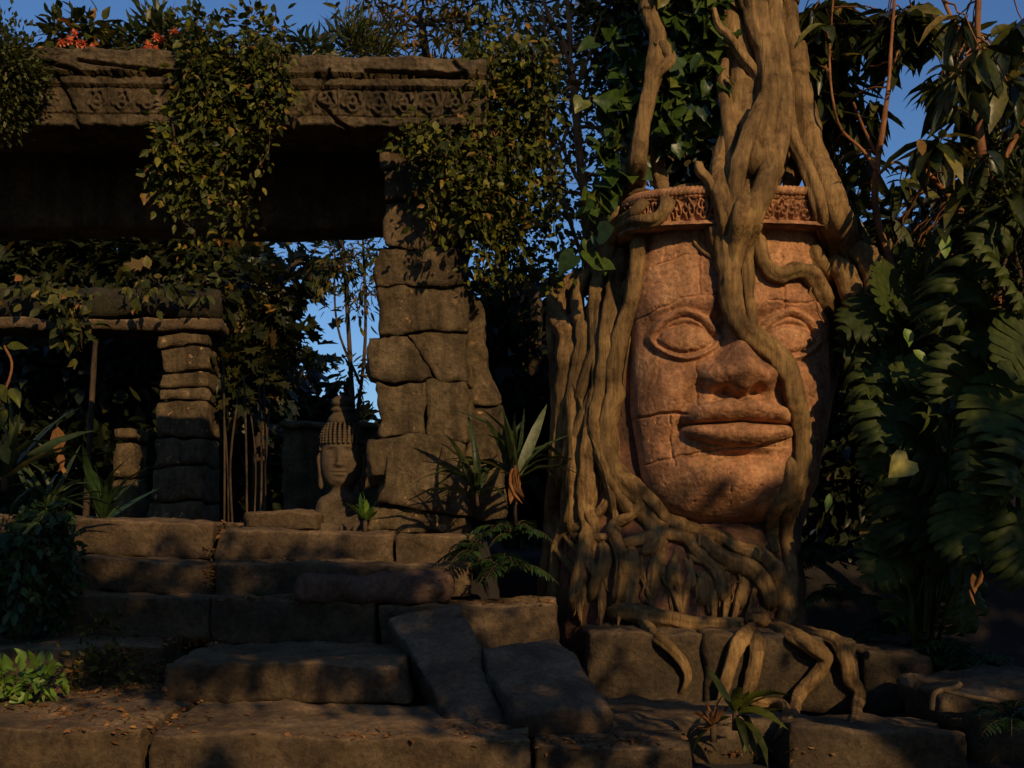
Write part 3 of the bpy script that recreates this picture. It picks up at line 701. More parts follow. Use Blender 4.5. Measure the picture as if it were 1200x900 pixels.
# bulk the face grows from
rows = [(212,712,955,.5),(222,705,962,.72),(262,702,968,.75),(330,692,982,.8),(350,672,992,.85),(370,655,990,.9),(450,652,980,.9),(560,652,955,.88),(612,652,945,.9),(650,650,940,1.02),(725,646,938,1.1),(800,646,938,1.1)]
Pf = crom(rows, 6); na = 150; V = []; YB = 8.95
for (py, xl, xr, dp) in Pf:
    for k in range(na):
        th = 2*math.pi*k/na; c, sn = math.cos(th), math.sin(th); e = .62
        a = (xr-xl)/2*8.6/F; cx = ((xl+xr)/2-600)*8.6/F; q = W(0, py, 8.1)
        p = Vector((cx+a*math.copysign(abs(sn)**e, sn), YB-dp*math.copysign(abs(c)**e, c), q.z))
        p += Vector((sn, -c, 0))*(fbm(p, 2.2, 4)*.04+fbm(p, 12, 3)*.01); V.append(p)
n = len(Pf); Fc = [[i*na+k, (i+1)*na+k, (i+1)*na+(k+1) % na, i*na+(k+1) % na] for i in range(n-1) for k in range(na)]+[list(range(na))]
bulkVF = (V, Fc); build('body', V, Fc, M['base_red'], head)
# headband with relief
def band():
    V = []; Fc = []; nu, nv = 620, 60
    for j in range(nv+1):
        v = j/nv
        for i in range(nu+1):
            t = (i/nu*2-1)*.93; th = t*math.pi/2
            a = .775; x = FCX+.0+a*math.copysign(abs(math.sin(th))**.9, math.sin(th)); d = .50*math.cos(th)**.6 if math.cos(th) > 0 else 0
            py = 232+36*v; s = i/nu*2.4
            r = 0.
            if v < .1: r = .03
            elif v > .86: r = .055-.01*math.cos((v-.86)/.14*math.pi)
            else:
                u = s*10; k = u-math.floor(u)-.5; w = (v-.48)/.38
                rr = math.hypot(k*2, w); ang = math.atan2(w, k*2)
                r = .028*math.exp(-((rr-.75-.10*math.sin(ang*4+math.floor(u)))/.16)**2)+.035*math.exp(-(rr/.35)**2)+.016*math.sin(ang*5+u)*math.exp(-((rr-.5)/.3)**2)
                r += .02*noise.noise(Vector((s*30, v*7, 2)))
            p = Vector((x, FYC-d, EYE+(600-py)*FS)); nn = Vector((math.sin(th)*.6, -1, 0)).normalized()
            r += fbm(p, 25, 3)*.008; r = r*1.0-.03*max(0, noise.noise(p*4))
            V.append(p+nn*(r+.05))
    for j in range(nv):
        for i in range(nu): a = j*(nu+1)+i; Fc.append([a, a+nu+1, a+nu+2, a+1])
    # underside and top close back to the head
    for jj in (0, nv):
        o = len(V)
        for i in range(nu+1):
            p = V[jj*(nu+1)+i]; V.append(Vector((FCX+(p.x-FCX)*.96, p.y+.34, p.z)))
        for i in range(nu):
            a = jj*(nu+1)+i; q = [a, a+1, o+i+1, o+i]; Fc.append(q if jj == 0 else q[::-1])
    return V, Fc
v, f = band(); bandVF = (v, f); hb = build('headband', v, f, M['face'], head)
L = []
for i in range(64):
    t = (i/63*2-1)*.9; th = t*math.pi/2
    x = FCX+.775*math.copysign(abs(math.sin(th))**.9, math.sin(th)); d = .50*math.cos(th)**.6+.07
    c = np.array([x, FYC-d, EYE+(600-228)*FS]); dx = .02
    L.append(tube([c+[-dx*1.5, .02, -.028], c+[-dx*.6, -.012, -.012], c+[dx*.6, -.012, .012], c+[dx*1.5, .02, .028]], [.010, .022, .022, .010], 8))
v, f = merge(L); build('rope_moulding', v, f, M['face'], hb)

# ================================================================== strangler fig: trunk strands and roots hugging the stone
def tri_bvh(parts):
    V = []; Fc = []
    for v, f in parts:
        o = len(V); V += [Vector(p) for p in v]; Fc += [[a+o for a in q] for q in f]
    return BVHTree.FromPolygons(V, Fc)
bv = tri_bvh([faceVF, bulkVF, bandVF]+pl)
eye = Vector((0, 0, EYE))
def hug(pts, lift=.45, dflt=None, n=7, ymin=None, s0=7.9, smooth=3):
    P = crom([(a, b, r) for a, b, r in pts], n); ys = []
    last = None
    for px, py, r in P:
        d = (W(px, py, 8)-eye).normalized(); h = bv.ray_cast(eye, d)
        ys.append(h[0].y if h[0] is not None and h[0].y < 8.9 else None)
    if dflt is not None: ys = [dflt if y is None else y for y in ys]
    kn = [i for i, y in enumerate(ys) if y is not None]
    if not kn: ys = [s0]*len(ys)
    else: ys = list(np.interp(range(len(ys)), kn, [ys[i] for i in kn]))
    ys = np.array(ys)
    for _ in range(smooth):
        m = np.minimum(ys, np.convolve(np.pad(ys, 2, 'edge'), np.ones(5)/5, 'valid')); ys = np.convolve(np.pad(m, 2, 'edge'), np.ones(5)/5, 'valid')
    out = []; rr = []
    for (px, py, r), y in zip(P, ys):
        rw = max(r, 1)*y/F; Y = y-rw*lift; out.append(W(px, py, Y)[:]); rr.append(rw)
    return np.array(out), np.array(rr)
fig = thing('strangler_fig', (1.9, 8.4, .9), 'strangler fig with braided brown trunk standing on the carved head and roots flowing down it', 'tree')
CT = lambda L, ox=620, oy=0, s=.3667: [(ox+a*s, oy+b*s, r*s*1.05) for a, b, r in L]
c1 = lambda L: CT(L)
c2 = lambda L: CT(L, 620, 200, 1/3)
c3 = lambda L: CT(L, 700, 240, .4444)
c4 = lambda L: CT(L, 600, 560, .3667)
UP = [ # trunk strands above the head: fixed depth
 ([(380,-300,22),(382,-60,16)], 0),
]
tr = []
def strand(pts, Y0, Y1, sd, flute=.13, seg=30):
    P = crom(pts, 8); n = len(P); Ys = np.interp(P[:, 1], [0, 215], [Y0, Y1])
    if (P[:, 1] > 200).any():
        hp, _ = hug(pts, .85, n=8, s0=7.9); wgt = np.clip((P[:, 1]-190)/45, 0, 1)
        Ys = Ys*(1-wgt)+hp[:, 1]*wgt
    path = [W(a, b, y)[:] for (a, b, r), y in zip(P, Ys)]; rad = np.array([r*y/F for (a, b, r), y in zip(P, Ys)])
    rad[-5:] *= np.array([1, .9, .75, .55, .3])
    return tube(path, rad, seg, flute, sd, .12)
trunkdefs = [
 ([(850,-900,40),(853,-120,22),(856,11,15),(862,48,14),(869,84,13),(866,115,12),(862,136,12),(854,160,11),(845,194,12),(842,222,12),(847,252,10),(850,285,8),(854,310,6)], 8.05, 7.75),
 ([(836,10,3),(842,31,5),(855,44,6),(873,70,7),(887,88,7),(890,112,7),(879,128,6),(872,140,4)], 7.85, 7.85),
 ([(880,-900,45),(884,-100,24),(886,20,16),(899,59,15),(902,95,14),(895,147,13),(889,183,15),(879,220,17),(868,258,16),(861,292,13),(858,320,9),(858,345,6)], 7.95, 7.62),
 ([(905,-900,40),(903,-100,22),(904,15,14),(914,73,12),(918,121,12),(914,165,11),(900,205,13),(889,235,13),(879,265,12),(874,292,9),(872,320,6)], 8.0, 7.6),
 ([(870,-900,50),(872,-100,30),(874,40,22),(876,110,22),(878,165,22),(872,220,18),(864,255,13),(860,285,8)], 8.15, 7.8),
 ([(895,-900,50),(898,-100,34),(905,60,26),(908,130,24),(905,180,22),(896,225,18)], 8.3, 7.95),
 ([(915,-900,30),(916,-100,24),(922,20,14),(930,60,15),(934,100,16),(941,140,17),(948,176,17),(964,213,17),(977,249,17),(987,286,16),(996,325,14),(998,360,12)], 8.15, 7.85),
 ([(920,60,10),(930,110,14),(932,150,14),(930,190,13),(925,225,12)], 8.35, 8.1),
 ([(922,110,7),(928,161,8),(944,194,9),(958,232,10),(968,279,9),(978,315,8),(985,345,7)], 7.95, 7.72),
 ([(850,70,4),(848,100,8),(858,180,9),(852,225,10),(856,262,10)], 8.0, 7.7),
 ([(894,110,4),(884,140,8),(868,190,10),(862,235,10),(866,280,9),(864,320,7)], 7.8, 7.55),
]
for i, (p, a, b) in enumerate(trunkdefs): tr.append(strand(p, a, b, i))
v, f = merge(tr); build('trunk', v, f, M['root'], fig)
v, f = strand([(758,-900,12),(760,-80,11),(761,11,10),(770,42,11),(768,75,12),(762,104,10),(757,128,10),(751,160,10),(748,185,11),(744,207,14),(736,226,17),(722,245,18)], 7.95, 7.85, 5); build('side_trunk', v, f, M['root'], fig)
rootdefs = [
 # (points, lift, mat)
 (c1([(405,120,14),(440,160,18),(450,190,18),(432,215,17),(410,235,16),(400,280,14)]), .5),
 (c1([(400,400,13),(412,540,19),(424,600,20),(438,655,20),(405,700,19),(325,712,19),(250,775,18),(205,860,16),(190,930,14)]), 1.1),
 (c1([(190,650,16),(222,622,21),(300,614,22),(400,632,20),(480,612,17),(550,600,16),(610,610,12)]), 1.3),
 (c1([(385,610,17),(365,650,19),(328,685,19),(262,730,17),(225,790,16),(212,850,14)]), .3),
 (c1([(540,505,7),(546,545,14),(575,580,14),(600,640,14),(620,700,14)]), .8),
 (c1([(240,650,50),(225,700,54),(230,770,50),(240,850,46),(250,930,30)]), -.3),
 (c1([(300,640,40),(280,720,40),(270,800,40),(270,900,34)]), -.2),
 # central root over nose
 (c2([(690,150,24),(688,230,33),(704,330,36),(714,450,34),(738,540,33),(800,600,33),(872,660,33),(915,730,32),(938,820,30)])[:-1]+[(930,470,10),(936,489,10),(941,524,10),(936,560,9),(926,592,9),(920,626,9),(925,663,9),(923,692,10),(921,716,12),(912,734,12)], .6),
 (c2([(790,190,25),(770,260,26),(760,340,24),(768,450,22),(790,560,20),(868,622,22),(922,680,24)])[:-1]+[(926,430,8),(938,475,7),(946,520,8),(942,560,7),(932,590,7),(924,620,6)], .35),
 (c3([(520,640,16),(505,740,16),(470,810,16),(462,860,15)])+[(908,640,6),(906,655,4)], .5),
 (c2([(640,150,20),(650,240,20),(668,330,14),(675,400,10)]), .4),
 (c2([(560,220,5),(600,275,6),(650,310,5),(672,340,4)]), .9),
 # right brow root
 (c2([(790,215,20),(805,250,24),(832,330,26),(880,365,26),(950,350,26),(1005,385,27),(1040,470,28),(1080,560,27),(1110,620,24)])+[(996,425,8),(1002,450,6)], .6),
 (c2([(995,250,12),(1010,300,20),(1040,350,22),(1085,440,24),(1110,540,24),(1120,600,20)])+[(998,430,8)], .3),
 (c1([(970,640,40),(1000,740,40),(1020,810,36),(1035,870,34),(1038,950,30),(1030,1030,28),(1010,1100,24)]), .3),
 (c1([(950,760,22),(985,850,24),(1010,930,24),(1030,1020,20)]), .5),
 (c2([(1110,240,16),(1150,275,26),(1190,310,34),(1215,380,34),(1205,450,30),(1180,520,26)]), .3),
 (c2([(1060,300,30),(1110,360,36),(1140,450,36),(1150,540,30),(1145,620,20)]), .0),
 # left mass
 (c2([(385,210,22),(382,300,26),(362,450,27),(322,580,28),(302,700,28),(312,790,26)])[:-1]+[(719,462,10),(708,507,10),(714,542,10),(736,569,10),(758,591,9),(780,609,8),(811,622,8),(838,630,7),(860,640,6)], .6),
 (c2([(335,250,28),(312,400,30),(290,500,28),(270,700,28),(240,850,26)])+[(702,510,9),(712,550,9),(730,585,9),(752,612,9)], .5),
 (c2([(285,270,26),(250,400,26),(240,560,24),(250,750,24),(225,870,24)])+[(690,540,9),(686,590,9),(690,620,8),(684,650,8),(676,690,8),(672,720,8)], .5),
 (c2([(220,330,14),(188,385,18),(168,440,18),(178,510,18),(205,570,16)]), .6),
 (c2([(190,480,20),(195,600,22),(180,700,24),(160,800,24)])+[(676,540,9),(673,600,9),(667,630,8)], .4),
 (c2([(230,360,30),(170,400,34),(118,450,34),(106,520,32),(138,600,30),(132,720,30),(120,850,28)])+[(657,540,9),(651,600,9),(646,640,9),(640,690,9),(638,730,9)], .5),
 (c2([(110,455,14),(78,520,16),(90,700,16),(95,850,16)])+[(648,560,6),(643,620,6),(641,650,6)], .4),
 (c2([(205,390,10),(232,430,11),(258,500,10),(285,570,9),(290,620,8)]), 1.2),
 (c2([(150,560,14),(152,640,14),(140,760,14),(140,880,14)])+[(664,540,5),(662,590,5)], .9),
 # lower tangle
 (c4([(150,-260,12),(146,-100,18),(140,60,20),(136,150,22),(122,250,22),(118,400,24),(116,480,24)]), .4),
 (c4([(205,-20,20),(200,80,24),(180,150,26),(150,220,26),(140,350,26),(140,450,24)]), .5),
 (c4([(135,190,10),(165,172,13),(230,150,14),(290,95,14),(320,40,12)]), 1.2),
 (c4([(425,20,14),(432,70,16),(380,120,16),(324,148,16),(330,195,18),(350,255,20),(345,350,24),(330,440,24)]), 1.1),
 (c4([(345,0,22),(420,50,26),(462,85,26),(500,140,24),(580,168,22),(665,190,22),(722,225,24),(800,255,28),(848,310,30),(858,370,28),(855,430,24)]), .7),
 (c4([(380,60,30),(430,110,32),(470,170,30),(450,220,26),(400,250,24)]), .2),
 (c4([(330,215,14),(400,200,18),(470,180,20),(555,192,20),(592,235,20),(650,290,22),(672,350,22),(668,430,20)]), .6),
 (c4([(600,178,22),(635,225,26),(685,262,28),(745,280,28),(790,315,28),(820,370,28),(828,440,26)]), .8),
 (c4([(245,205,18),(235,290,22),(205,370,24),(190,450,24)]), .4),
 (c4([(290,190,20),(300,260,20),(270,340,20),(250,430,22)]), .2),
 (c4([(375,200,22),(380,300,26),(372,400,26),(365,470,24)]), .6),
 (c4([(475,215,16),(452,310,20),(455,430,20)]), .5),
 (c4([(535,230,12),(508,300,13),(500,430,13)]), .6),
 (c4([(540,235,12),(580,320,13),(582,430,14)]), .5),
 (c4([(555,235,8),(590,260,10),(640,270,10),(680,300,9)]), 1.0),
 (c4([(618,290,24),(612,360,26),(612,440,26)]), .2),
 (c4([(655,330,16),(640,400,18),(640,450,18)]), .4),
 (c4([(755,300,18),(732,370,20),(718,440,20)]), .5),
 (c4([(160,182,10),(240,192,12),(305,192,12),(330,200,10)]), 1.0),
 (c4([(620,185,10),(600,200,14),(610,240,14)]), 1.3),
 # creeping over the plinth
 (c4([(300,430,20),(370,428,26),(450,440,28),(560,462,30),(680,467,30),(775,458,28)]), .9),
 (c4([(780,430,30),(790,455,32),(800,480,26)]), 1.0),
 (c4([(785,470,22),(722,530,22),(690,620,22),(668,700,20),(655,760,16),(650,820,12)]), .9),
 (c4([(790,480,18),(782,560,20),(768,640,20),(752,695,20),(800,718,20),(870,727,20),(872,780,18),(845,860,16)]), .9),
 (c4([(820,455,18),(900,500,20),(960,540,22),(1003,580,22),(968,640,20),(920,690,18),(900,745,15),(895,790,12)]), .9),
 (c4([(835,450,20),(900,475,18),(960,500,18),(1030,515,18),(1062,570,20),(1080,640,19),(1108,690,17),(1100,750,15),(1098,800,12)]), .9),
 (c4([(830,470,14),(890,510,14),(945,550,12),(985,600,11)]), 1.3),
 (c4([(400,440,14),(455,500,16),(510,550,17),(552,600,16),(560,650,15),(520,730,10)]), .9),
]
rootdefs += [([(735,370,4),(716,420,6),(690,478,7),(664,540,7),(650,600,6)], 1.1), ([(662,410,4),(678,460,6),(700,520,7),(716,570,7),(722,620,6)], 1.2), ([(650,500,4),(668,550,6),(690,596,7),(706,640,6)], 1.1),
  ([(741,310,3),(728,350,5),(704,392,6),(684,450,6),(672,500,5)], 1.3), ([(655,620,4),(690,660,6),(712,700,6)], 1.2), ([(640,600,4),(652,640,6),(680,680,6),(690,730,5)], 1.0)]
for k in range(8):
    x = 650+88*(k+.5)/8; top = np.interp(x, [650, 690, 740], [375, 345, 290])+rng.uniform(0, 60); xe = 642+(x-650)*.9+rng.normal(0, 7); bot = rng.uniform(600, 715)
    n_ = 6; rootdefs.append(([(x+(xe-x)*t+rng.normal(0, 4)-14*math.sin(t*3)*(x-650)/90, top+(bot-top)*t, rng.uniform(2.5, 6)) for t in np.linspace(0, 1, n_)], rng.uniform(0, .5)))
for k in range(12):
    x = 655+250*(k+.5)/12; d_ = rng.normal(0, 12); rootdefs.append(([(x+rng.normal(0, 5), 636+rng.uniform(-20, 15), 2.5), (x+d_*.3, 672, rng.uniform(2.5, 4.5)), (x+d_, 700, rng.uniform(3, 5)), (x+d_*1.6, 738, 4)], rng.uniform(.1, .7)))
lets = []
for k in range(46):
    p0, l0 = rootdefs[5+int(rng.integers(len(rootdefs)-5))]; ox, oy = rng.normal(0, 7), rng.normal(0, 6); m_ = crom(p0, 3); s_ = int(rng.integers(0, max(1, len(m_)-5))); m_ = m_[s_:s_+int(rng.integers(5, 12))]
    if len(m_) < 4: continue
    q_ = [(x+ox+rng.normal(0, 2.2), y+oy+rng.normal(0, 2), rng.uniform(.9, 2.2)) for x, y, r in m_]
    pa, ra = hug(q_, 2.0+rng.random()*3); ra = ra*np.linspace(1, .4, len(ra)); pa[-3:, 1] += [.02, .04, .07]; pa[:2, 1] += [.06, .03]
    lets.append(tube(pa, ra, 6, 0, k, .3))
v, f = merge(lets); o_ = build('rootlets', v, f, M['root'], fig); o_['kind'] = 'stuff'
for i, (p, lf) in enumerate(rootdefs):
    low = p[0][1] > 690
    if low: lf += .35
    p = [(x, y, r*(1.1 if low else 1.22 if 18 <= i <= 26 else .98 if y > 640 else 1.08)) for x, y, r in p]
    path, rad = hug(p, lf); k_ = np.arange(len(rad)); e_ = np.clip((len(rad)-.9-k_)/5, .05, 1)**.7*np.clip((k_+.3)/4, .05, 1)**.7
    rad = rad*e_*(np.linspace(1.1, .5, len(rad)) if low and i not in (51, 52) and len(p) > 3 else 1); path[:, 1] += (1-e_)*.15
    v, f = tube(path, rad, 26, .15, i+3, .26); build('root', v, f, M['root'], fig)
#@@PLANTS@@

SC.cycles.max_bounces = 6; SC.cycles.diffuse_bounces = 3; SC.cycles.glossy_bounces = 2; SC.cycles.transmission_bounces = 3
# ================================================================== plants
def plant(name, px, py, Y, label, catg, group=None): return thing(name, W(px, py, Y), label, catg, group)
def strands_leaves(strands, step, size, tpl, spread=.03, droop=.6, prad=.008, front=.06, up=None):
    """strands: list of px polylines (px,py,Y). returns stem mesh and leaf mesh"""
    st = []; PP = []; DD = []
    for s in strands:
        P = crom([W(*q)[:] for q in s], 8); L = np.linalg.norm(np.diff(P, axis=0), axis=1); cum = np.concatenate([[0], np.cumsum(L)])
        P = P+rng.normal(0, .008, P.shape); st.append(tube(P, np.linspace(prad, prad*.4, len(P)), 5))
        m = max(2, int(cum[-1]/step)); t = rng.random(m)*cum[-1]
        Q = np.stack([np.interp(t, cum, P[:, a]) for a in range(3)], 1)
        off = rng.normal(0, spread, Q.shape); off[:, 1] = -np.abs(off[:, 1]); PP.append(Q+off)
        DD.append(rng.normal(0, .42, Q.shape)+np.array([0, -.4, -droop])+off/spread*.25)
    P = np.vstack(PP); D = np.vstack(DD); sz = size*(.45+.9*rng.random(len(P)))
    return merge(st), leaves(P, D, sz, tpl, up=np.tile([.1, -.7, .5], (len(P), 1)))
def hang(x0, x1, y0, y1, Y, n, wob=14, dY=.15, fan=0):
    out = []
    for i in range(n):
        x = x0+(x1-x0)*rng.random(); L = (y1-y0)*(.35+.65*rng.random()); a = y0+rng.normal(0, 4); pts = []
        xx = x
        for k in range(5):
            t = k/4; xx = x+rng.normal(0, wob)*t+fan*(x-(x0+x1)/2)*t; pts.append((xx, a+L*t, Y+rng.normal(0, dY)*.6))
        out.append(pts)
    return out
def rosette(name, label, px, py, Y, n, L, tpl, mat, catg='plant', group=None, elev=(.2, 1.3), width=1.0, az=None, parent=None):
    c = np.array(W(px, py, Y)); a = rng.random(n)*2*math.pi if az is None else rng.uniform(az[0], az[1], n); e = rng.uniform(*elev, n)
    D = np.stack([np.cos(a)*np.cos(e), np.sin(a)*np.cos(e), np.sin(e)], 1)
    v, f = leaves(np.tile(c, (n, 1))+D*.02, D, L*(.6+.6*rng.random(n)), tpl, roll=.25)
    if parent is not None: return build('leaves', v, f, mat, parent, smooth=False)
    t = thing(name, c, label, catg, group); build('leaves', v, f, mat, t, smooth=False)
    sv, sf = tube([c-[0, 0, .08], c, c+[0, 0, .05]], [.02, .018, .01], 7); build('stem', sv, sf, M['bark_dark'], t)
    return t
def fern(name, label, px, py, Y, n, L, mat, group=None, az=(0, 2*math.pi)):
    c = np.array(W(px, py, Y)); PP = []; DD = []; SS = []; st = []
    for i in range(n):
        a = rng.uniform(*az); e = rng.uniform(.5, 1.2); l = L*(.7+.5*rng.random()); h = np.array([math.cos(a), math.sin(a), 0])
        t = np.linspace(0, 1, 16); P = c+h*(l*math.cos(e)*t)[:, None]+np.array([0, 0, 1.])*(l*(math.sin(e)*t-.75*t*t))[:, None]
        st.append(tube(P, np.linspace(.006, .002, 16), 4)); T = norm(np.gradient(P, axis=0)); side = norm(np.cross(T, [0, 0, 1.]))
        for s in (-1, 1):
            PP.append(P[2:]); DD.append(side[2:]*s+T[2:]*.45+[0, 0, -.15]); SS.append(l*.24*np.sin(math.pi*(t[2:]*.85+.12)))
    v, f = leaves(np.vstack(PP), np.vstack(DD), np.concatenate(SS), 'lance', roll=.12); 
    o = thing(name, c, label, 'fern', group); build('fronds', v, f, mat, o, smooth=False)
    v, f = merge(st); build('stems', v, f, M['bark_dark'], o); return o
def wb(x, y, z, rx, rz, ry):
    s = y/F; return (600+x/s, 600-(z-EYE)/s, y, rx/s, rz/s, ry)

# ---- vine draped over the lintel
v1 = plant('climbing_vine', 262, 66, 8.2, 'leafy vine heaped on the lintel and hanging far down into the opening', 'vine')
(sv, sf), lf1 = strands_leaves(hang(222, 300, 40, 250, 8.22, 13, 20)+hang(215, 325, 60, 330, 8.2, 11, 28)+hang(188, 225, 150, 270, 8.2, 6, 10)+hang(300, 335, 60, 150, 8.2, 9, 9)+[[(250,150,8.2),(225,165,8.1),(200,168,8.05),(180,172,8.0)]], .012, .07, 'ovate', spread=.045, droop=.55)
lf2, _ = clumps([(262,50,8.5,62,24,.35), (243,88,8.2,30,30,.14), (305,45,8.5,40,15,.3), (228,130,8.2,12,26,.1)], 66, 20, .07, 'ovate', .07, .3)
build('stems', sv, sf, M['bark_dark'], v1); v, f = cat([lf1, lf2]); build('foliage', v, f, M['leaf_vine'], v1, smooth=False)
# ---- vine over pillar top and right lintel end
v2 = plant('climbing_vine', 560, 300, 8.4, 'dense small-leaved vine covering the pillar top and the end of the lintel', 'vine')
(sv, sf), lf1 = strands_leaves(hang(508, 565, 150, 290, 8.35, 7, 24, fan=.15)+hang(548, 640, 60, 350, 8.55, 30, 20)+hang(480, 515, 152, 185, 8.3, 4, 16)+hang(500, 520, 170, 240, 8.3, 3, 22), .013, .07, 'ovate', spread=.06, droop=.6)
lf2, _ = clumps([(590,90,8.9,45,55,.4), (598,190,8.9,42,70,.4), (600,280,8.9,36,60,.35), (560,60,8.9,30,25,.3), (530,186,8.35,16,12,.1), (556,245,8.4,16,24,.15)], 115, 22, .08, 'ovate', .07, .4)
build('stems', sv, sf, M['bark_dark'], v2); v, f = cat([lf1, lf2]); build('foliage', v, f, M['leaf_vine'], v2, smooth=False)
# ---- plants growing on top of the lintel
t = plant('flowering_shrub', 92, 64, 8.7, 'dark shrub with orange flowers against the sky near the left end of the lintel', 'shrub', 'flowering shrubs on the lintel')
lf, cc = clumps([(92,42,8.7,24,16,.15), (72,50,8.7,20,12,.12), (112,36,8.7,12,14,.1)], 30, 13, .06, 'ovate', .10, .3)
build('foliage', *lf, M['leaf_small'], t, smooth=False)
sv, sf = merge([tube(wiggly(W(92+rng.normal(0,6), 66, 8.7), c, 6, .05), .006, 4) for c in cc[:14]]); build('stems', sv, sf, M['bark_dark'], t)
def flowers(pts, Y, parent, r=.045):
    for (a, b) in pts:
        q = np.array(W(a, b, Y)); D = [[math.cos(k*2*math.pi/7), -.45, math.sin(k*2*math.pi/7)] for k in range(7)]
        v, f = leaves([q]*7, D, r, 'heart', roll=.3); build('flower', v, f, M['flower'], parent, smooth=False)
flowers([(88,40), (73,50), (82,48), (98,52), (109,57), (93,51)], 8.5, t)
t = plant('flowering_shrub', 185, 64, 8.7, 'spiky green shrub with bright orange flowers just left of the vine heap', 'shrub', 'flowering shrubs on the lintel')
lf, cc = clumps([(190,42,8.7,22,20,.15), (165,52,8.7,22,12,.15), (205,48,8.7,18,16,.12)], 40, 14, .05, 'lance', .14, -.2)
build('foliage', *lf, M['leaf_strap'], t, smooth=False); flowers([(174,53), (182,58), (190,47), (183,44), (172,59), (205,38)], 8.5, t)
t = plant('roof_plant', 140, 64, 8.7, 'low tuft of small leaves between the two flowering shrubs', 'plant')
lf, cc = clumps([(140,58,8.7,26,7,.15), (128,55,8.7,8,10,.1)], 26, 9, .04, 'ovate', .06, .1); build('foliage', *lf, M['leaf_small'], t, smooth=False)
t = plant('roof_plant', 365, 70, 8.7, 'low tuft of pale leaves on the lintel right of the vine heap', 'plant')
lf, cc = clumps([(362,62,8.7,34,8,.15)], 26, 10, .04, 'lance', .11, -.1); build('foliage', *lf, M['leaf_strap'], t, smooth=False)
t = plant('roof_plant', 415, 70, 8.9, 'spiky yellow green plant on the lintel below the golden tree', 'plant')
lf, cc = clumps([(412,55,8.9,24,16,.2), (440,62,8.9,18,9,.2)], 36, 12, .04, 'strap', .2, -.6); build('foliage', *lf, M['leaf_bush'], t, smooth=False)
# ---- fine bush at the left end
t = plant('fine_leaved_bush', -10, 150, 8.1, 'fine-leaved pale green bush hanging over the left end of the lintel', 'bush')
lf, cc = clumps([(6,75,8.05,36,46,.3), (-8,120,8.05,32,30,.3), (-30,80,8.1,46,60,.3)], 300, 36, .06, 'small', .045, .2)
build('foliage', *lf, M['leaf_bush'], t, smooth=False)
sv, sf = merge([tube(wiggly(W(-40, 150, 8.2), c, 6, .05), .008, 5) for c in cc[:30]]); build('stems', sv, sf, M['bark_dark'], t)

# ---- trees behind the gateway
tree('broad_leaved_tree', 'broad-leaved tree with yellow-flecked leaves seen under the lintel at the left', [(100,620,17,4),(106,500,17,3.5),(112,400,17,3),(120,320,17,2.5)],
     [(20,300,17,50,40,.8),(85,292,17,46,26,.8),(160,300,17,60,36,.8),(225,300,17,46,44,.7),(265,330,17,34,46,.7)], 'lobed', .30, 230, 13, .22, M['leaf_lobed'], M['bark_dark'], group='trees behind the gateway', seed=1)
tree('broad_leaved_tree', 'broad-leaved tree hanging dark lobed leaves left of the sky gap under the lintel', [(300,630,15,9),(306,520,15,8),(315,420,15,6),(330,330,15,4)],
     [(300,345,15,30,40,.7),(352,325,15,18,16,.5),(290,430,15,40,50,.8),(375,300,15,14,10,.4),(345,415,15,16,14,.4)], 'lobed', .24, 150, 9, .15, M['leaf_lobed'], M['bark_dark'], group='trees behind the gateway', seed=2)
tree('slender_tree', 'slender small-leaved tree rising beside the pillar inside the opening', [(425,620,13,3),(415,500,13,3),(408,380,13,2.5),(400,262,13,1.6)],
     [(405,300,13,26,26,.4),(420,350,13,20,28,.4),(385,310,13,10,16,.3),(410,440,13,12,24,.3),(432,300,13,12,30,.3)], 'lance', .13, 80, 8, .10, M['leaf_small'], M['bark_dark'], group='trees behind the gateway', seed=3,
     limbs=[[(414,520,13,2.4),(428,400,13,2),(425,270,13,1.4)], [(422,450,13,2),(395,380,13,1.4),(392,290,13,1)]])
tree('dark_tree', 'dark forest tree filling the background behind the inner gateway', [(60,640,21,12),(70,560,21,11),(90,480,21,8)],
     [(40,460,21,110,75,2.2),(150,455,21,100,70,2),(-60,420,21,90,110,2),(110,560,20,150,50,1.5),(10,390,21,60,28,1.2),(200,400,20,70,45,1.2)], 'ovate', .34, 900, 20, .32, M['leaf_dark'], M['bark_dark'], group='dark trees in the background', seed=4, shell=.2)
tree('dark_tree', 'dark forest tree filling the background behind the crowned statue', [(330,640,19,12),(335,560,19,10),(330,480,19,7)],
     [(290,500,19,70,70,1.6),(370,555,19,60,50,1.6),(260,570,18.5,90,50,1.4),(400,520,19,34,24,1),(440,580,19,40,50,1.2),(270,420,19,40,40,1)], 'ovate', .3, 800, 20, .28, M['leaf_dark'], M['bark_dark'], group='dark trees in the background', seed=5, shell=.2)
tree('dark_tree', 'dark forest tree between the tall pillar and the carved head', [(600,640,13.5,12),(600,520,13.5,10),(605,420,13.5,8)],
     [(590,450,13.5,60,90,1.2),(640,520,13.5,60,100,1.2),(560,560,13.5,50,70,1),(600,370,13.5,36,24,.8)], 'ovate', .2, 700, 20, .2, M['leaf_dark'], M['bark_dark'], group='dark trees in the background', seed=6, shell=.2,
     limbs=[[(612,480,12.6,9),(608,410,12.6,8),(604,350,12.6,6),(598,330,12.6,5)], [(632,480,12.5,10),(626,420,12.5,9),(628,360,12.5,8),(622,330,12.5,6)]])
v5 = plant('climbing_vine', 60, 372, 13.8, 'dim vine trailing over the lintel of the inner gateway', 'vine')
(sv, sf), lf1 = strands_leaves(hang(60, 115, 345, 412, 13.75, 8, 7)+hang(150, 250, 325, 352, 13.8, 8, 5)+hang(-40, 60, 325, 352, 13.8, 8, 5), .06, .16, 'ovate', spread=.1, droop=.5)
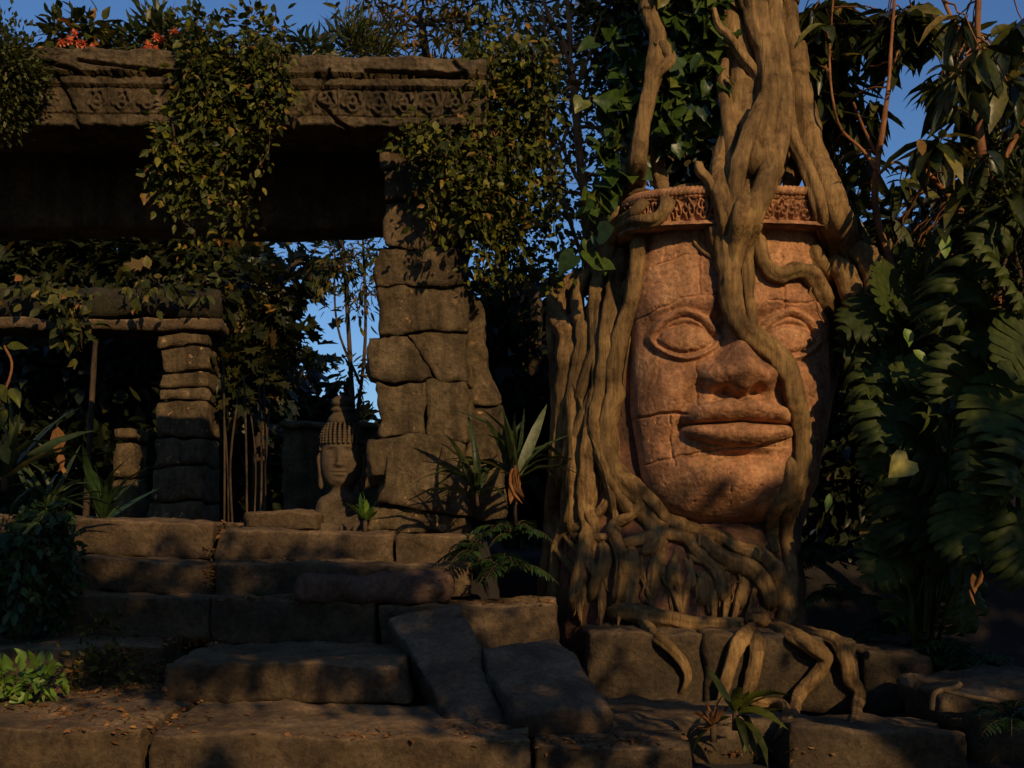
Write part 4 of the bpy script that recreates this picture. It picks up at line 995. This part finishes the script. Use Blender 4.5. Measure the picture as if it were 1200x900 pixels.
build('stems', sv, sf, M['bark_dark'], v5); build('foliage', *lf1, M['leaf_small'], v5, smooth=False)
b = plant('bamboo_clump', 285, 622, 11.5, 'clump of thin bare bamboo stems left of the crowned statue', 'bamboo')
for i in range(7):
    x = 262+i*8+rng.normal(0, 2); p = [W(x, 624, 11.5+.1*i), W(x+rng.normal(0, 2), 540, 11.5+.1*i), W(x+rng.normal(0, 5), 430+rng.normal(0, 25), 11.5+.1*i)]
    v, f = tube(crom([q[:] for q in p], 8), .008+.005*rng.random(), 6, 0, i, .2); build('stem', v, f, M['bark_dark'], b)

# ---- golden tree above the lintel and the reddish tree beside it
tree('golden_tree', 'tree with golden brown leaves against the sky above the right part of the lintel', [(520,640,12,8),(518,300,12,7),(505,120,12,6),(495,30,12,4)],
     [(420,25,12,30,16,.5),(470,30,12,40,30,.6),(530,30,12,40,40,.6),(500,60,12,50,20,.6),(440,50,12,30,14,.5),(560,0,12,60,30,.6),(430,-20,12,40,20,.6),(500,-30,12,60,30,.6),(620,20,12,50,30,.6),(700,0,12,50,26,.6)], 'lance', .13, 190, 11, .12, M['leaf_gold'], M['bark_dark'], seed=7, rb=.15)
tree('reddish_branched_tree', 'airy tree with thin orange-lit branches and small leaves left of the fig trunk', [(706,640,10.5,6),(705,420,10.5,5),(690,270,10.5,4.6),(680,190,10.5,4.6),(673,110,10.5,4.4),(667,70,10.5,4),(655,40,10.5,3),(640,10,10.5,2.4),(620,-60,10.5,1.5)],
     [(660,120,10.8,40,60,.5),(620,110,10.8,30,60,.5),(700,60,10.8,36,50,.5),(715,150,10.6,30,50,.5),(650,230,10.8,36,60,.5),(690,300,10.6,22,50,.4),(650,330,10.8,26,44,.4),(640,30,10.8,60,30,.5),(730,200,10.6,26,40,.4)], 'ovate', .085, 260, 10, .13, M['leaf_gold'], M['bark_red'], seed=8, rb=.22, twigs=70,
     limbs=[[(667,75,10.5,4),(668,40,10.5,3.5),(664,-10,10.5,3)], [(673,110,10.5,2.6),(655,80,10.5,2),(640,40,10.5,1.6),(636,12,10.5,1.2)], [(672,120,10.5,2.2),(692,60,10.5,1.8),(705,20,10.5,1.4)], [(688,230,10.5,3.2),(662,180,10.5,2.2),(650,150,10.5,1.6)], [(640,270,10.4,3),(650,200,10.4,2.6),(665,150,10.4,2)], [(700,350,10.4,3),(668,260,10.4,2.4),(648,190,10.4,2),(640,120,10.4,1.4),(628,80,10.4,1)], [(646,200,10.4,2),(630,150,10.4,1.6),(628,110,10.4,1)]])
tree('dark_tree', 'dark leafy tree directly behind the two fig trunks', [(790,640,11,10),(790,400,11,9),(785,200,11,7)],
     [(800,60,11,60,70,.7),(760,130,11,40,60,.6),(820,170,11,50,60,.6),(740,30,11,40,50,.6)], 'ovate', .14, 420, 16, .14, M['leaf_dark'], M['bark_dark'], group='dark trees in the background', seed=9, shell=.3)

# ---- heart-leaved vine on the trunk
v3 = plant('heart_leaved_vine', 800, 215, 8.0, 'vine with broad glossy heart-shaped leaves climbing between the two fig trunks', 'vine')
(sv, sf), lf1 = strands_leaves(hang(778, 834, 5, 185, 8.1, 15, 6)+hang(780, 800, 100, 200, 8.1, 4, 5)+hang(775, 838, -40, 60, 8.1, 8, 6), .030, .125, 'heart', spread=.06, droop=.9)
build('stems', sv, sf, M['bark_dark'], v3); build('foliage', *lf1, M['leaf_heart'], v3, smooth=False)
v4 = plant('heart_leaved_vine', 700, 250, 8.2, 'smaller heart-leaved vine hanging at the upper left shoulder of the carved head', 'vine')
(sv, sf), lf1 = strands_leaves([[(740,20,8.2),(728,40,8.2),(715,60,8.3),(722,130,8.2),(712,200,8.1),(695,235,8.0)],[(740,20,8.2),(742,90,8.2),(735,150,8.1),(715,180,8.1),(690,205,8.0)],[(740,20,8.2),(742,90,8.2),(730,160,8.1),(725,200,8.0),(728,215,8.0)],[(735,170,8.1),(700,220,8.0),(685,240,8.0),(682,250,8)],[(740,20,8.2),(722,120,8.2),(700,112,8.2),(688,120,8.2)],[(735,170,8.1),(700,220,8.0),(690,280,8.0),(684,312,8.0),(680,325,8)],[(740,20,8.2),(742,90,8.2),(735,170,8.1)]], .042, .15, 'heart', spread=.05, droop=.8)
build('stems', sv, sf, M['bark_dark'], v4); build('foliage', *lf1, M['leaf_heart'], v4, smooth=False)

# ---- drooping long-leaved tree at the right
def drooping(name, label, stems, tips, Lf, mat, group=None, n=(14, 21)):
    t = plant(name, stems[0][0][0], stems[0][0][1], stems[0][0][2], label, 'tree', group)
    ms = []
    for s in stems:
        q = crom([[*W(a, b, c), r*c/F] for a, b, c, r in s], 6); ms.append(tube(q[:, :3], q[:, 3], 8, .04, 1, .15))
    allp = np.vstack([crom([[*W(a, b, c)] for a, b, c, r in s], 6) for s in stems])
    P = []; D = []
    for (a, b, c) in tips:
        q = np.array(W(a, b, c)); k = rng.choice(np.argsort(np.linalg.norm(allp-q, axis=1))[:10]); pth = wiggly(allp[k], q, 8, .015, -.10); ms.append(tube(pth, np.linspace(.008, .004, 8), 5))
        for i in range(rng.integers(*n)):
            an = rng.random()*2*math.pi; e = rng.uniform(-1.35, -.1); P.append(q+rng.normal(0, .02, 3)); D.append([math.cos(an)*math.cos(e), math.sin(an)*math.cos(e), math.sin(e)])
    v, f = merge(ms); build('branches', v, f, M['bark_red'], t)
    v, f = leaves(P, D, Lf*(.6+.6*rng.random(len(P))), 'lance', roll=.3, widthvar=.15); build('foliage', v, f, mat, t, smooth=False); return t
tips = [(952,14,8.2),(968,30,8.1),(985,8,8.2),(960,60,8.3),(980,75,8.2),(1000,40,8.1),(955,105,8.6),(990,100,8.3),(970,130,8.6),(1040,15,8.0),(1050,40,8.0),(1035,60,8.1),(1060,25,8.1),(1075,10,8.1),(1025,125,8.4),(1000,150,8.6),(1015,185,8.2),(975,180,8.4),(990,215,8.5),(1000,250,8.6),(1055,215,8.2),(940,20,8.6),(948,80,8.2)]
tips += [(945+rng.random()*65, 0+rng.random()*150, 8.2+rng.random()*.5) for i in range(16)]+[(1030+rng.random()*50, -10+rng.random()*60, 8.0) for i in range(6)]
drooping('drooping_leaved_tree', 'long-leaved tree with a thin reddish stem right of the fig trunk', [[(1090,640,7.9,7),(1075,430,7.9,5),(1050,330,7.9,4.5),(1027,250,7.9,4.5),(1028,195,7.8,4),(1036,140,7.7,3.4),(1042,95,7.8,2.6),(1044,55,7.8,2.2),(1052,-50,7.8,1.8)],
   [(1028,200,7.8,3),(1010,175,7.8,2.2),(985,150,7.8,1.8),(975,110,7.7,1.4),(972,60,8.0,1.4),(975,20,8.1,1.2),(980,-60,8.1,1)], [(1027,180,7.8,2.4),(1012,150,7.8,1.8),(1000,120,7.7,1.4)], [(1028,205,7.8,2.4),(1048,190,7.8,1.8),(1060,195,7.8,1.2)]], tips, .33, M['leaf_mango'])
tips = [(1095+rng.random()*130, 15+rng.random()*300, 7.8+rng.random()*1.2) for i in range(64)]+[(1150,60,7.0),(1125,90,7.0),(1100,165,7.2),(1082,170,7.2),(1180,95,7),(1160,180,7.2),(1140,215,7.3),(1185,240,7.1),(1105,270,7.4),(1130,20,7.2),(1190,30,7)]
tips += [(1040+rng.random()*60, 250+rng.random()*90, 8.2) for i in range(12)]
drooping('drooping_leaved_tree', 'dense dark long-leaved tree filling the upper right corner', [[(1180,650,8,12),(1175,450,8,10),(1165,300,8,8),(1150,180,8,6),(1145,60,8,4),(1150,-60,8,3)], [(1165,300,8,5),(1120,240,8,4),(1085,200,7.8,2.5)], [(1160,220,8,4),(1200,140,8,3),(1230,60,8,2)], [(1150,-60,8,3),(1100,-40,7.6,3),(1110,10,7.4,2.5),(1145,68,7.4,1.8)]], tips, .33, M['leaf_mango'], n=(10, 17))
tree('dark_tree', 'dark background tree right of the carved head below the patch of sky', [(1060,700,10.5,14),(1060,500,10.5,12),(1050,380,10.5,9)],
     [(1010,350,10.5,50,50,.8),(1080,350,10.5,70,60,.8),(1040,460,10.5,90,90,1),(1150,400,10.5,90,140,1),(1100,600,10.5,140,110,1),(980,560,10.5,50,110,.8),(1200,220,10.5,40,90,.8),(985,265,10.5,26,34,.5),(1120,240,10.5,26,40,.6)], 'ovate', .17, 1050, 18, .17, M['leaf_dark'], M['bark_dark'], group='dark trees in the background', seed=10, shell=.2)
t = plant('feathery_shrub', 1200, 600, 6.8, 'feathery green shrub at the right edge beyond the big lobed leaves', 'shrub')
lf, cc = clumps([(1195,240,7.2,30,40,.2), (1215,330,7.2,26,50,.25), (1160,260,7.5,24,30,.2)], 110, 30, .07, 'lance', .085, .1)
build('foliage', *lf, M['leaf_olive'], t, smooth=False)
sv, sf = merge([tube(wiggly(W(1200, 620, 6.9), c, 7, .05), .01, 5) for c in cc[:24]]); build('stems', sv, sf, M['bark_dark'], t)

# ---- big lobed leaves
ph = plant('lobed_leaf_plant', 1075, 740, 7.3, 'large plant with deeply cut dark green leaves beside the cheek of the carved head', 'plant')
PP = []; DD = []; UU = []; SS = []; st = []
root = np.array(W(1085, 740, 7.4))
spec = [(1045,345,6.9,-40,60,.50),(1005,365,6.85,-62,30,.44),(1015,395,6.9,-60,50,.50),(985,440,6.8,-28,70,.38),(1060,370,6.9,30,50,.46),(1010,480,6.7,-10,95,.50),(1040,470,6.7,14,90,.52),(1075,500,6.8,50,40,.42),(1110,440,7,40,-30,.40),(1120,380,7,20,-60,.42),(1135,500,6.9,50,20,.5),
        (1090,545,6.6,60,60,.55),(1060,590,6.6,-40,70,.50),(1030,580,6.7,-60,40,.45),(1090,610,6.6,20,90,.52),(1130,560,6.7,70,20,.45),(1040,650,6.7,-40,60,.42),(1100,650,6.8,40,60,.42),(1150,620,6.8,50,50,.46),(1000,530,6.9,-50,70,.36),(1150,440,7,50,50,.45),(1000,640,6.9,-40,60,.33),(1125,700,7,10,70,.4),(1060,700,6.9,-20,60,.36),(1120,340,6.3,-50,60,.46),(1165,320,6.2,10,80,.46),(1190,400,6.1,-60,50,.50),(1150,390,6.3,70,40,.42),(1170,470,6.1,-30,90,.52),(1125,430,6.3,-70,50,.46),(1195,540,6.0,-60,60,.50),(1150,540,6.1,10,90,.46),(1190,630,6.0,-40,70,.46),(1100,480,6.5,-80,10,.42),(1065,430,6.6,70,-10,.36),(1160,270,6.4,-40,60,.34),(1120,610,6.2,-60,60,.42),(1070,330,7.1,-20,-50,.38),(1100,330,7.1,30,-40,.36)]
for (a, b, Y, dx, dy, s) in spec:
    Y = Y+.65; a = a+(36 if a < 1035 and b > 410 else 20 if a < 1035 else 8); dx = max(dx, -34) if b > 410 else dx
    c = np.array(W(a, b, Y)); D = np.array([dx+rng.normal(0, 22), -25+rng.normal(0, 14), -dy+rng.normal(0, 14)]); D = D/np.linalg.norm(D)
    PP.append(c-D*s*.4); DD.append(D); UU.append([.25+rng.normal(0, .35), -.9, .55+rng.normal(0, .3)]); SS.append(s)
    st.append(tube(wiggly(root+rng.normal(0, .06, 3), c-D*s*.4, 9, .02, -.12), np.linspace(.016, .008, 9), 6))
v, f = leaves(PP, DD, np.array(SS), 'philo', up=np.array(UU), roll=.12, widthvar=.08)
build('leaves', v, f, M['leaf_philo'], ph, smooth=True); sv, sf = merge(st); build('stems', sv, sf, M['leaf_philo'], ph)
v, f = leaves([W(1066,538,6.9)[:]], [[-.75, -.1, -.62]], .17, 'heart', up=np.array([[0.2, -1, .5]]), roll=.02); o = build('yellow_leaf', v, f, M['leaf_yellow'], ph, smooth=False); o['label'] = 'single yellow leaf'
for q_, d_, s_ in (((1060,385,7.1),[.3,-.2,-.9],.12), ((1070,410,7.1),[.7,-.2,-.7],.13), ((972,578,7.2),[-.2,-.2,-1],.13), ((1108,270,7.2),[-.1,-.2,-1],.2)):
    v, f = leaves([W(*q_)[:]], [d_], s_, 'ovate', up=np.array([[.2,-1,.4]]), roll=.1); o = build('pale_leaf', v, f, M['leaf_bright'], ph, smooth=False); o['label'] = 'single paler green leaf'

# ---- undergrowth
rosette('strap_leaved_plant', 'strap-leaved plant with arching leaves between the tall pillar and the carved head', 605, 560, 8.0, 26, .62, 'strap', M['leaf_strap'], group='strap-leaved plants by the pillar', elev=(.1, 1.4))
rosette('strap_leaved_plant', 'lower strap-leaved plant leaning against the foot of the tall pillar', 560, 580, 8.0, 22, .48, 'strap', M['leaf_strap'], group='strap-leaved plants by the pillar', elev=(.0, 1.3))
t = plant('dry_plant_stalk', 604, 612, 7.9, 'orange dried leaf sheaths hanging below the strap-leaved plant', 'plant')
v, f = leaves([W(603+rng.normal(0, 2), 548, 7.85)[:] for i in range(12)]+[W(600,508,7.85)[:]], [[rng.normal(0, .12), -.1, -1] for i in range(12)]+[[.1, 0, -1]], .27*(.6+.4*rng.random(13)), 'lance'); build('dry_leaves', v, f, M['leaf_dry'], t, smooth=False)
v, f = tube([W(604,616,7.95)[:], W(603,580,7.9)[:], W(604,545,7.9)[:]], .015, 6); build('stem', v, f, M['bark_dark'], t)
fern('fern', 'dark fern at the foot of the carved head beside the third step', 590, 672, 7.7, 20, .42, M['leaf_fern'], 'ferns beside the stairs')
fern('fern', 'dark fern growing above the others under the dry orange sheaths', 600, 630, 7.9, 18, .42, M['leaf_fern'], 'ferns beside the stairs')
fern('fern', 'dark fern spilling over the end of the second step', 560, 650, 7.75, 12, .34, M['leaf_fern'], 'ferns beside the stairs', (2, 5))
fern('fern', 'dim fern on the bare slope just right of the root-wrapped base', 985, 705, 7.9, 16, .45, M['leaf_fern'], 'ferns at the lower right')
fern('fern', 'dim fern at the right end of the dim plinth stone', 1110, 775, 7.5, 22, .55, M['leaf_fern'], 'ferns at the lower right')
fern('fern', 'dim fern high on the slope under the cheek of the carved head', 975, 660, 8.3, 20, .5, M['leaf_fern'], 'ferns at the lower right')
fern('fern', 'dim fern in the lower right corner in front of the boulder', 1185, 850, 6.0, 18, .45, M['leaf_fern'], 'ferns at the lower right')
fern('fern', 'dim fern under the big lobed leaves above the dim plinth stone', 1050, 745, 7.8, 18, .5, M['leaf_fern'], 'ferns at the lower right')
fern('fern', 'dim fern behind the dark boulder at the lower right', 1140, 790, 7.4, 20, .55, M['leaf_fern'], 'ferns at the lower right')
rosette('small_green_plant', 'small green plant growing right beside the bust statue', 428, 612, 8.6, 18, .20, 'lance', M['leaf_bright'], elev=(.3, 1.5))
rosette('pale_spiky_plant', 'small spiky pale yellow plant at the lower edge below the root fingers', 836, 852, 5.9, 18, .19, 'strap', M['leaf_dry'], elev=(-.1, 1.4))
rosette('small_leafy_plant', 'small dark green long-leaved plant below the root fingers', 862, 838, 5.85, 16, .26, 'lance', M['leaf_vine'], elev=(-.9, 1.2))
rosette('strap_leaved_plant', 'arching strap-leaved plant at the far left edge above the stairs', 5, 560, 6.9, 26, .55, 'strap', M['leaf_strap'], group='strap-leaved plants at the left', elev=(.2, 1.5))
rosette('strap_leaved_plant', 'second arching strap-leaved plant, just right of the one at the left edge', 55, 600, 7.6, 22, .45, 'strap', M['leaf_strap'], group='strap-leaved plants at the left', elev=(.2, 1.4))
rosette('strap_leaved_plant', 'dark narrow strap-leaved plant at the foot of the broken pillar', 120, 612, 9, 22, .6, 'strap', M['leaf_fern'], group='strap-leaved plants at the left', elev=(.5, 1.4))
t = plant('leafy_branch', 10, 470, 6.6, 'thin branch with broad green leaves reaching in at the left edge', 'branch')
v, f = tube(crom([W(-30,520,6.6)[:], W(0,470,6.6)[:], W(14,430,6.6)[:], W(5,405,6.6)[:]], 6), .008, 6); build('stem', v, f, M['bark_red'], t)
v, f = leaves([W(a, b, 6.6)[:] for a, b in ((8,405),(4,410),(0,450),(8,480),(-5,400),(3,520),(12,455))], [[1,-.2,-.1],[-.8,-.2,.3],[.4,-.3,-.9],[-.3,-.3,-1],[-.9,-.2,.5],[.3,-.2,-.9],[.6,-.3,-.8]], .13, 'ovate', up=np.tile([.2,-1,.6], (7, 1))); build('leaves', v, f, M['leaf_vine'], t, smooth=False)
t = plant('ivy', 62, 745, 7.3, 'dark ivy cascading over the left ends of the upper steps', 'ivy')
(sv, sf), lf1 = strands_leaves(hang(32, 80, 600, 750, 7.5, 34, 10)+hang(-20, 40, 640, 760, 7.2, 22, 12), .016, .08, 'ovate', spread=.05, droop=.5)
build('stems', sv, sf, M['bark_dark'], t); build('foliage', *lf1, M['leaf_fern'], t, smooth=False)
t = plant('low_leafy_plant', 30, 815, 6.3, 'low bright green leafy plant at the lower left edge', 'plant')
lf, cc = clumps([(10,800,6.3,26,14,.12), (55,800,6.3,22,12,.1), (-20,805,6.3,30,16,.15)], 26, 8, .05, 'ovate', .085, .1); build('foliage', *lf, M['leaf_bright'], t, smooth=False)
sv, sf = merge([tube(wiggly(W(20, 822, 6.35), c, 5, .05), .004, 4) for c in cc[:16]]); build('stems', sv, sf, M['bark_dark'], t)
t = plant('creeping_plant', 130, 812, 6.9, 'dim low creeping plant on the rubbly fourth-step block at the left', 'plant')
lf, cc = clumps([(140,785,6.85,34,16,.1), (95,790,6.8,26,16,.1), (120,735,7.3,30,8,.1)], 40, 9, .05, 'ovate', .05, .1); build('foliage', *lf, M['leaf_small'], t, smooth=False)
t = plant('hanging_dry_leaf', 70, 560, 7.6, 'curled orange dead leaf hanging among the dark plants at the left', 'leaf')
v, f = leaves([W(68,500,7.6)[:], W(70,530,7.6)[:], W(74,538,7.6)[:], W(72,545,7.6)[:]], [[.0,-.1,-1],[.2,-.1,-1],[-.2,-.2,-.8],[.3,0,-.7]], [.2,.11,.1,.09], 'ovate', up=np.tile([.3,-1,.3], (4, 1))); build('leaf', v, f, M['leaf_dry'], t, smooth=False)
t = plant('hanging_dry_leaf', 1140, 700, 7.0, 'curled orange dead leaf lit among the shadows at the lower right', 'leaf')
v, f = leaves([W(1140,672,6.5)[:], W(1150,668,6.5)[:], W(1136,690,6.5)[:]], [[.1,-.1,-1],[-.3,-.1,-1],[.2,-.2,-.8]], [.12,.13,.1], 'ovate', up=np.tile([.3,-1,.3], (3, 1))); build('leaf', v, f, M['leaf_dry'], t, smooth=False)
t = plant('broken_branch', 1110, 812, 6.2, 'short forked orange branch lying on the boulder in the lower right', 'branch')
v, f = merge([tube(crom([W(1092,832,6.1)[:], W(1096,812,6.1)[:], W(1120,806,6.1)[:], W(1126,800,6.1)[:]], 5), .016, 7, 0, 1, .2), tube(crom([W(1105,808,6.1)[:], W(1130,815,6.1)[:], W(1170,822,6.15)[:]], 5), .014, 7, 0, 2, .2)]); build('stem', v, f, M['root_low'], t)
# fallen leaves and pale litter gathered in the joints of the stairs (nobody could count them)
litter = [(258,618,8.05,4,16,60),(246,668,7.6,3,20,70),(225,752,7.0,24,5,220),(20,830,5.8,70,8,90),(420,862,5.6,60,3,30),(640,870,5.7,60,8,70),(560,855,5.8,30,6,40),(720,868,6,40,8,60),(185,790,6.35,5,18,60),(140,808,6.3,40,7,120),(160,845,5.6,50,18,80),(130,840,5.5,90,12,60),(330,657,7.6,60,2,30),(600,706,7.3,60,3,50),(300,702,7.2,40,2,50),(880,880,6,60,6,40),(130,760,7.2,30,5,60),(30,668,7.6,30,3,50),(860,724,7.2,60,4,30),(1010,700,7.5,20,14,20),(620,640,7.6,30,20,40),(90,812,6,60,8,100)]
P = []
for (a, b, Y, sx, sy, n) in litter:
    for i in range(n):
        P.append(W(a+rng.normal(0, sx*.8), b+rng.normal(0, sy*.6), Y))
allbv = tri_bvh([([o.matrix_basis @ v_.co for v_ in o.data.vertices], [list(p.vertices) for p in o.data.polygons]) for o in C.objects if o.type == 'MESH' and o.parent is None and o.name.startswith(('stair_block', 'ground', 'fallen', 'plinth', 'paving'))])
Q = []
for p in P:
    h = allbv.ray_cast(eye, (p-eye).normalized())
    if h[0] is not None: Q.append(h[0]+h[1]*(.006 if h[1].dot(eye-h[0]) > 0 else -.006))
D = rng.normal(0, 1, (len(Q), 3)); D[:, 2] *= .25
v, f = leaves([q[:] for q in Q], D, .022+.024*rng.random(len(Q)), 'ovate', roll=.4)
o = build('leaf_litter', v, f, M['leaf_dry'], loc=(0, 7, .5), smooth=False); tag(o, 'dry orange leaf litter gathered in the joints of the stairs', 'leaf litter', kind='stuff')

# ---- the tree standing behind the viewer, whose shade lies over the stairs
tw = thing('shade_tree', (7.5, -2.5, .2), 'spreading tree behind the viewer shading the lower stairs', 'tree')
blobs = [wb(6.2, -1.7, 6.4, .95, .26, .3), wb(.6, -1.6, 5.85, 1.5, .6, .5), wb(2.6, -1.6, 5.75, 1.6, .7, .5), wb(4.0, -1.7, 5.2, .9, .7, .6), wb(-1.6, -1.6, 5.4, 1.3, .6, .6), wb(7.6, -1.8, 5.3, 1.0, .9, .8), wb(8.2, -1.8, 4.3, 1.2, .8, .7), wb(7.1, -1.8, 4.7, .7, .5, .4), wb(7.6, -1.8, 6.5, .8, .5, .4), wb(8.6, -1.8, 5.6, 1.3, 1.3, .9), wb(10, -1.6, 6.4, 1.2, 1.8, .9)]
lf, cc = clumps(blobs, 800, 23, .17, 'ovate', .17, .3, shell=.2); build('crown', *lf, M['leaf_small'], tw, smooth=False)
v, f = merge([tube(crom([(7.5, -2.5, .1), (7.3, -2.4, 2.2), (6.6, -2.1, 4.2), (5, -1.8, 5.2), (2, -1.6, 5.4), (-1.5, -1.6, 5.3)], 6), np.linspace(.22, .04, 31), 10, .05, 1, .1)]+[tube(wiggly((6.6, -2.1, 4.3), (9.5, -1.7, 6.5), 7, .05), np.linspace(.12, .04, 7), 8)]); build('trunk', v, f, M['bark_dark'], tw)
# crown of the fig high above the picture
lf, cc = clumps([(900,-980,8.4,230,120,1.2), (740,-900,8.4,140,90,1), (1090,-900,8.4,160,90,1)], 330, 22, .2, 'ovate', .16, .3); build('crown', *lf, M['leaf_small'], fig, smooth=False)

# ---- unseen trees added around the viewer to block light from the open sky
for nm_, lb_, bl_, tr_ in (
  ('shade_tree', 'added unseen tall tree behind the viewer at the left blocking sky light', [wb(-6, -7, 6, 4, 5, 1.5), wb(-11, -3, 6, 2.5, 5, 3), wb(-2, -7.5, 9, 3, 4, 1.5)], (-6, -7)),
  ('shade_tree', 'added unseen low broad tree behind the viewer blocking sky light', [wb(3.5, -8, 3.2, 4, 3, 1.2), wb(-1, -8, 3, 4, 3, 1.2)], (3, -8.2)),
  ('shade_tree', 'added unseen tall tree beyond the right edge blocking sky light', [wb(12.5, 2, 6, 2, 6, 4), wb(12, -6, 3.5, 3, 3, 2), wb(11, 6.5, 7, 2, 5, 2)], (12.8, 1))):
    t = thing(nm_, (tr_[0], tr_[1], .15), lb_, 'tree')
    lf, cc = clumps(bl_, 420, 13, .4, 'ovate', .5, .3, shell=.3); build('crown', *lf, M['leaf_dark'], t, smooth=False)
    v, f = tube([(tr_[0], tr_[1], .1), (tr_[0]+.1, tr_[1], 3), (tr_[0], tr_[1], 6.5)], [.25, .2, .1], 9, .05, 1, .1); build('trunk', v, f, M['bark_dark'], t)
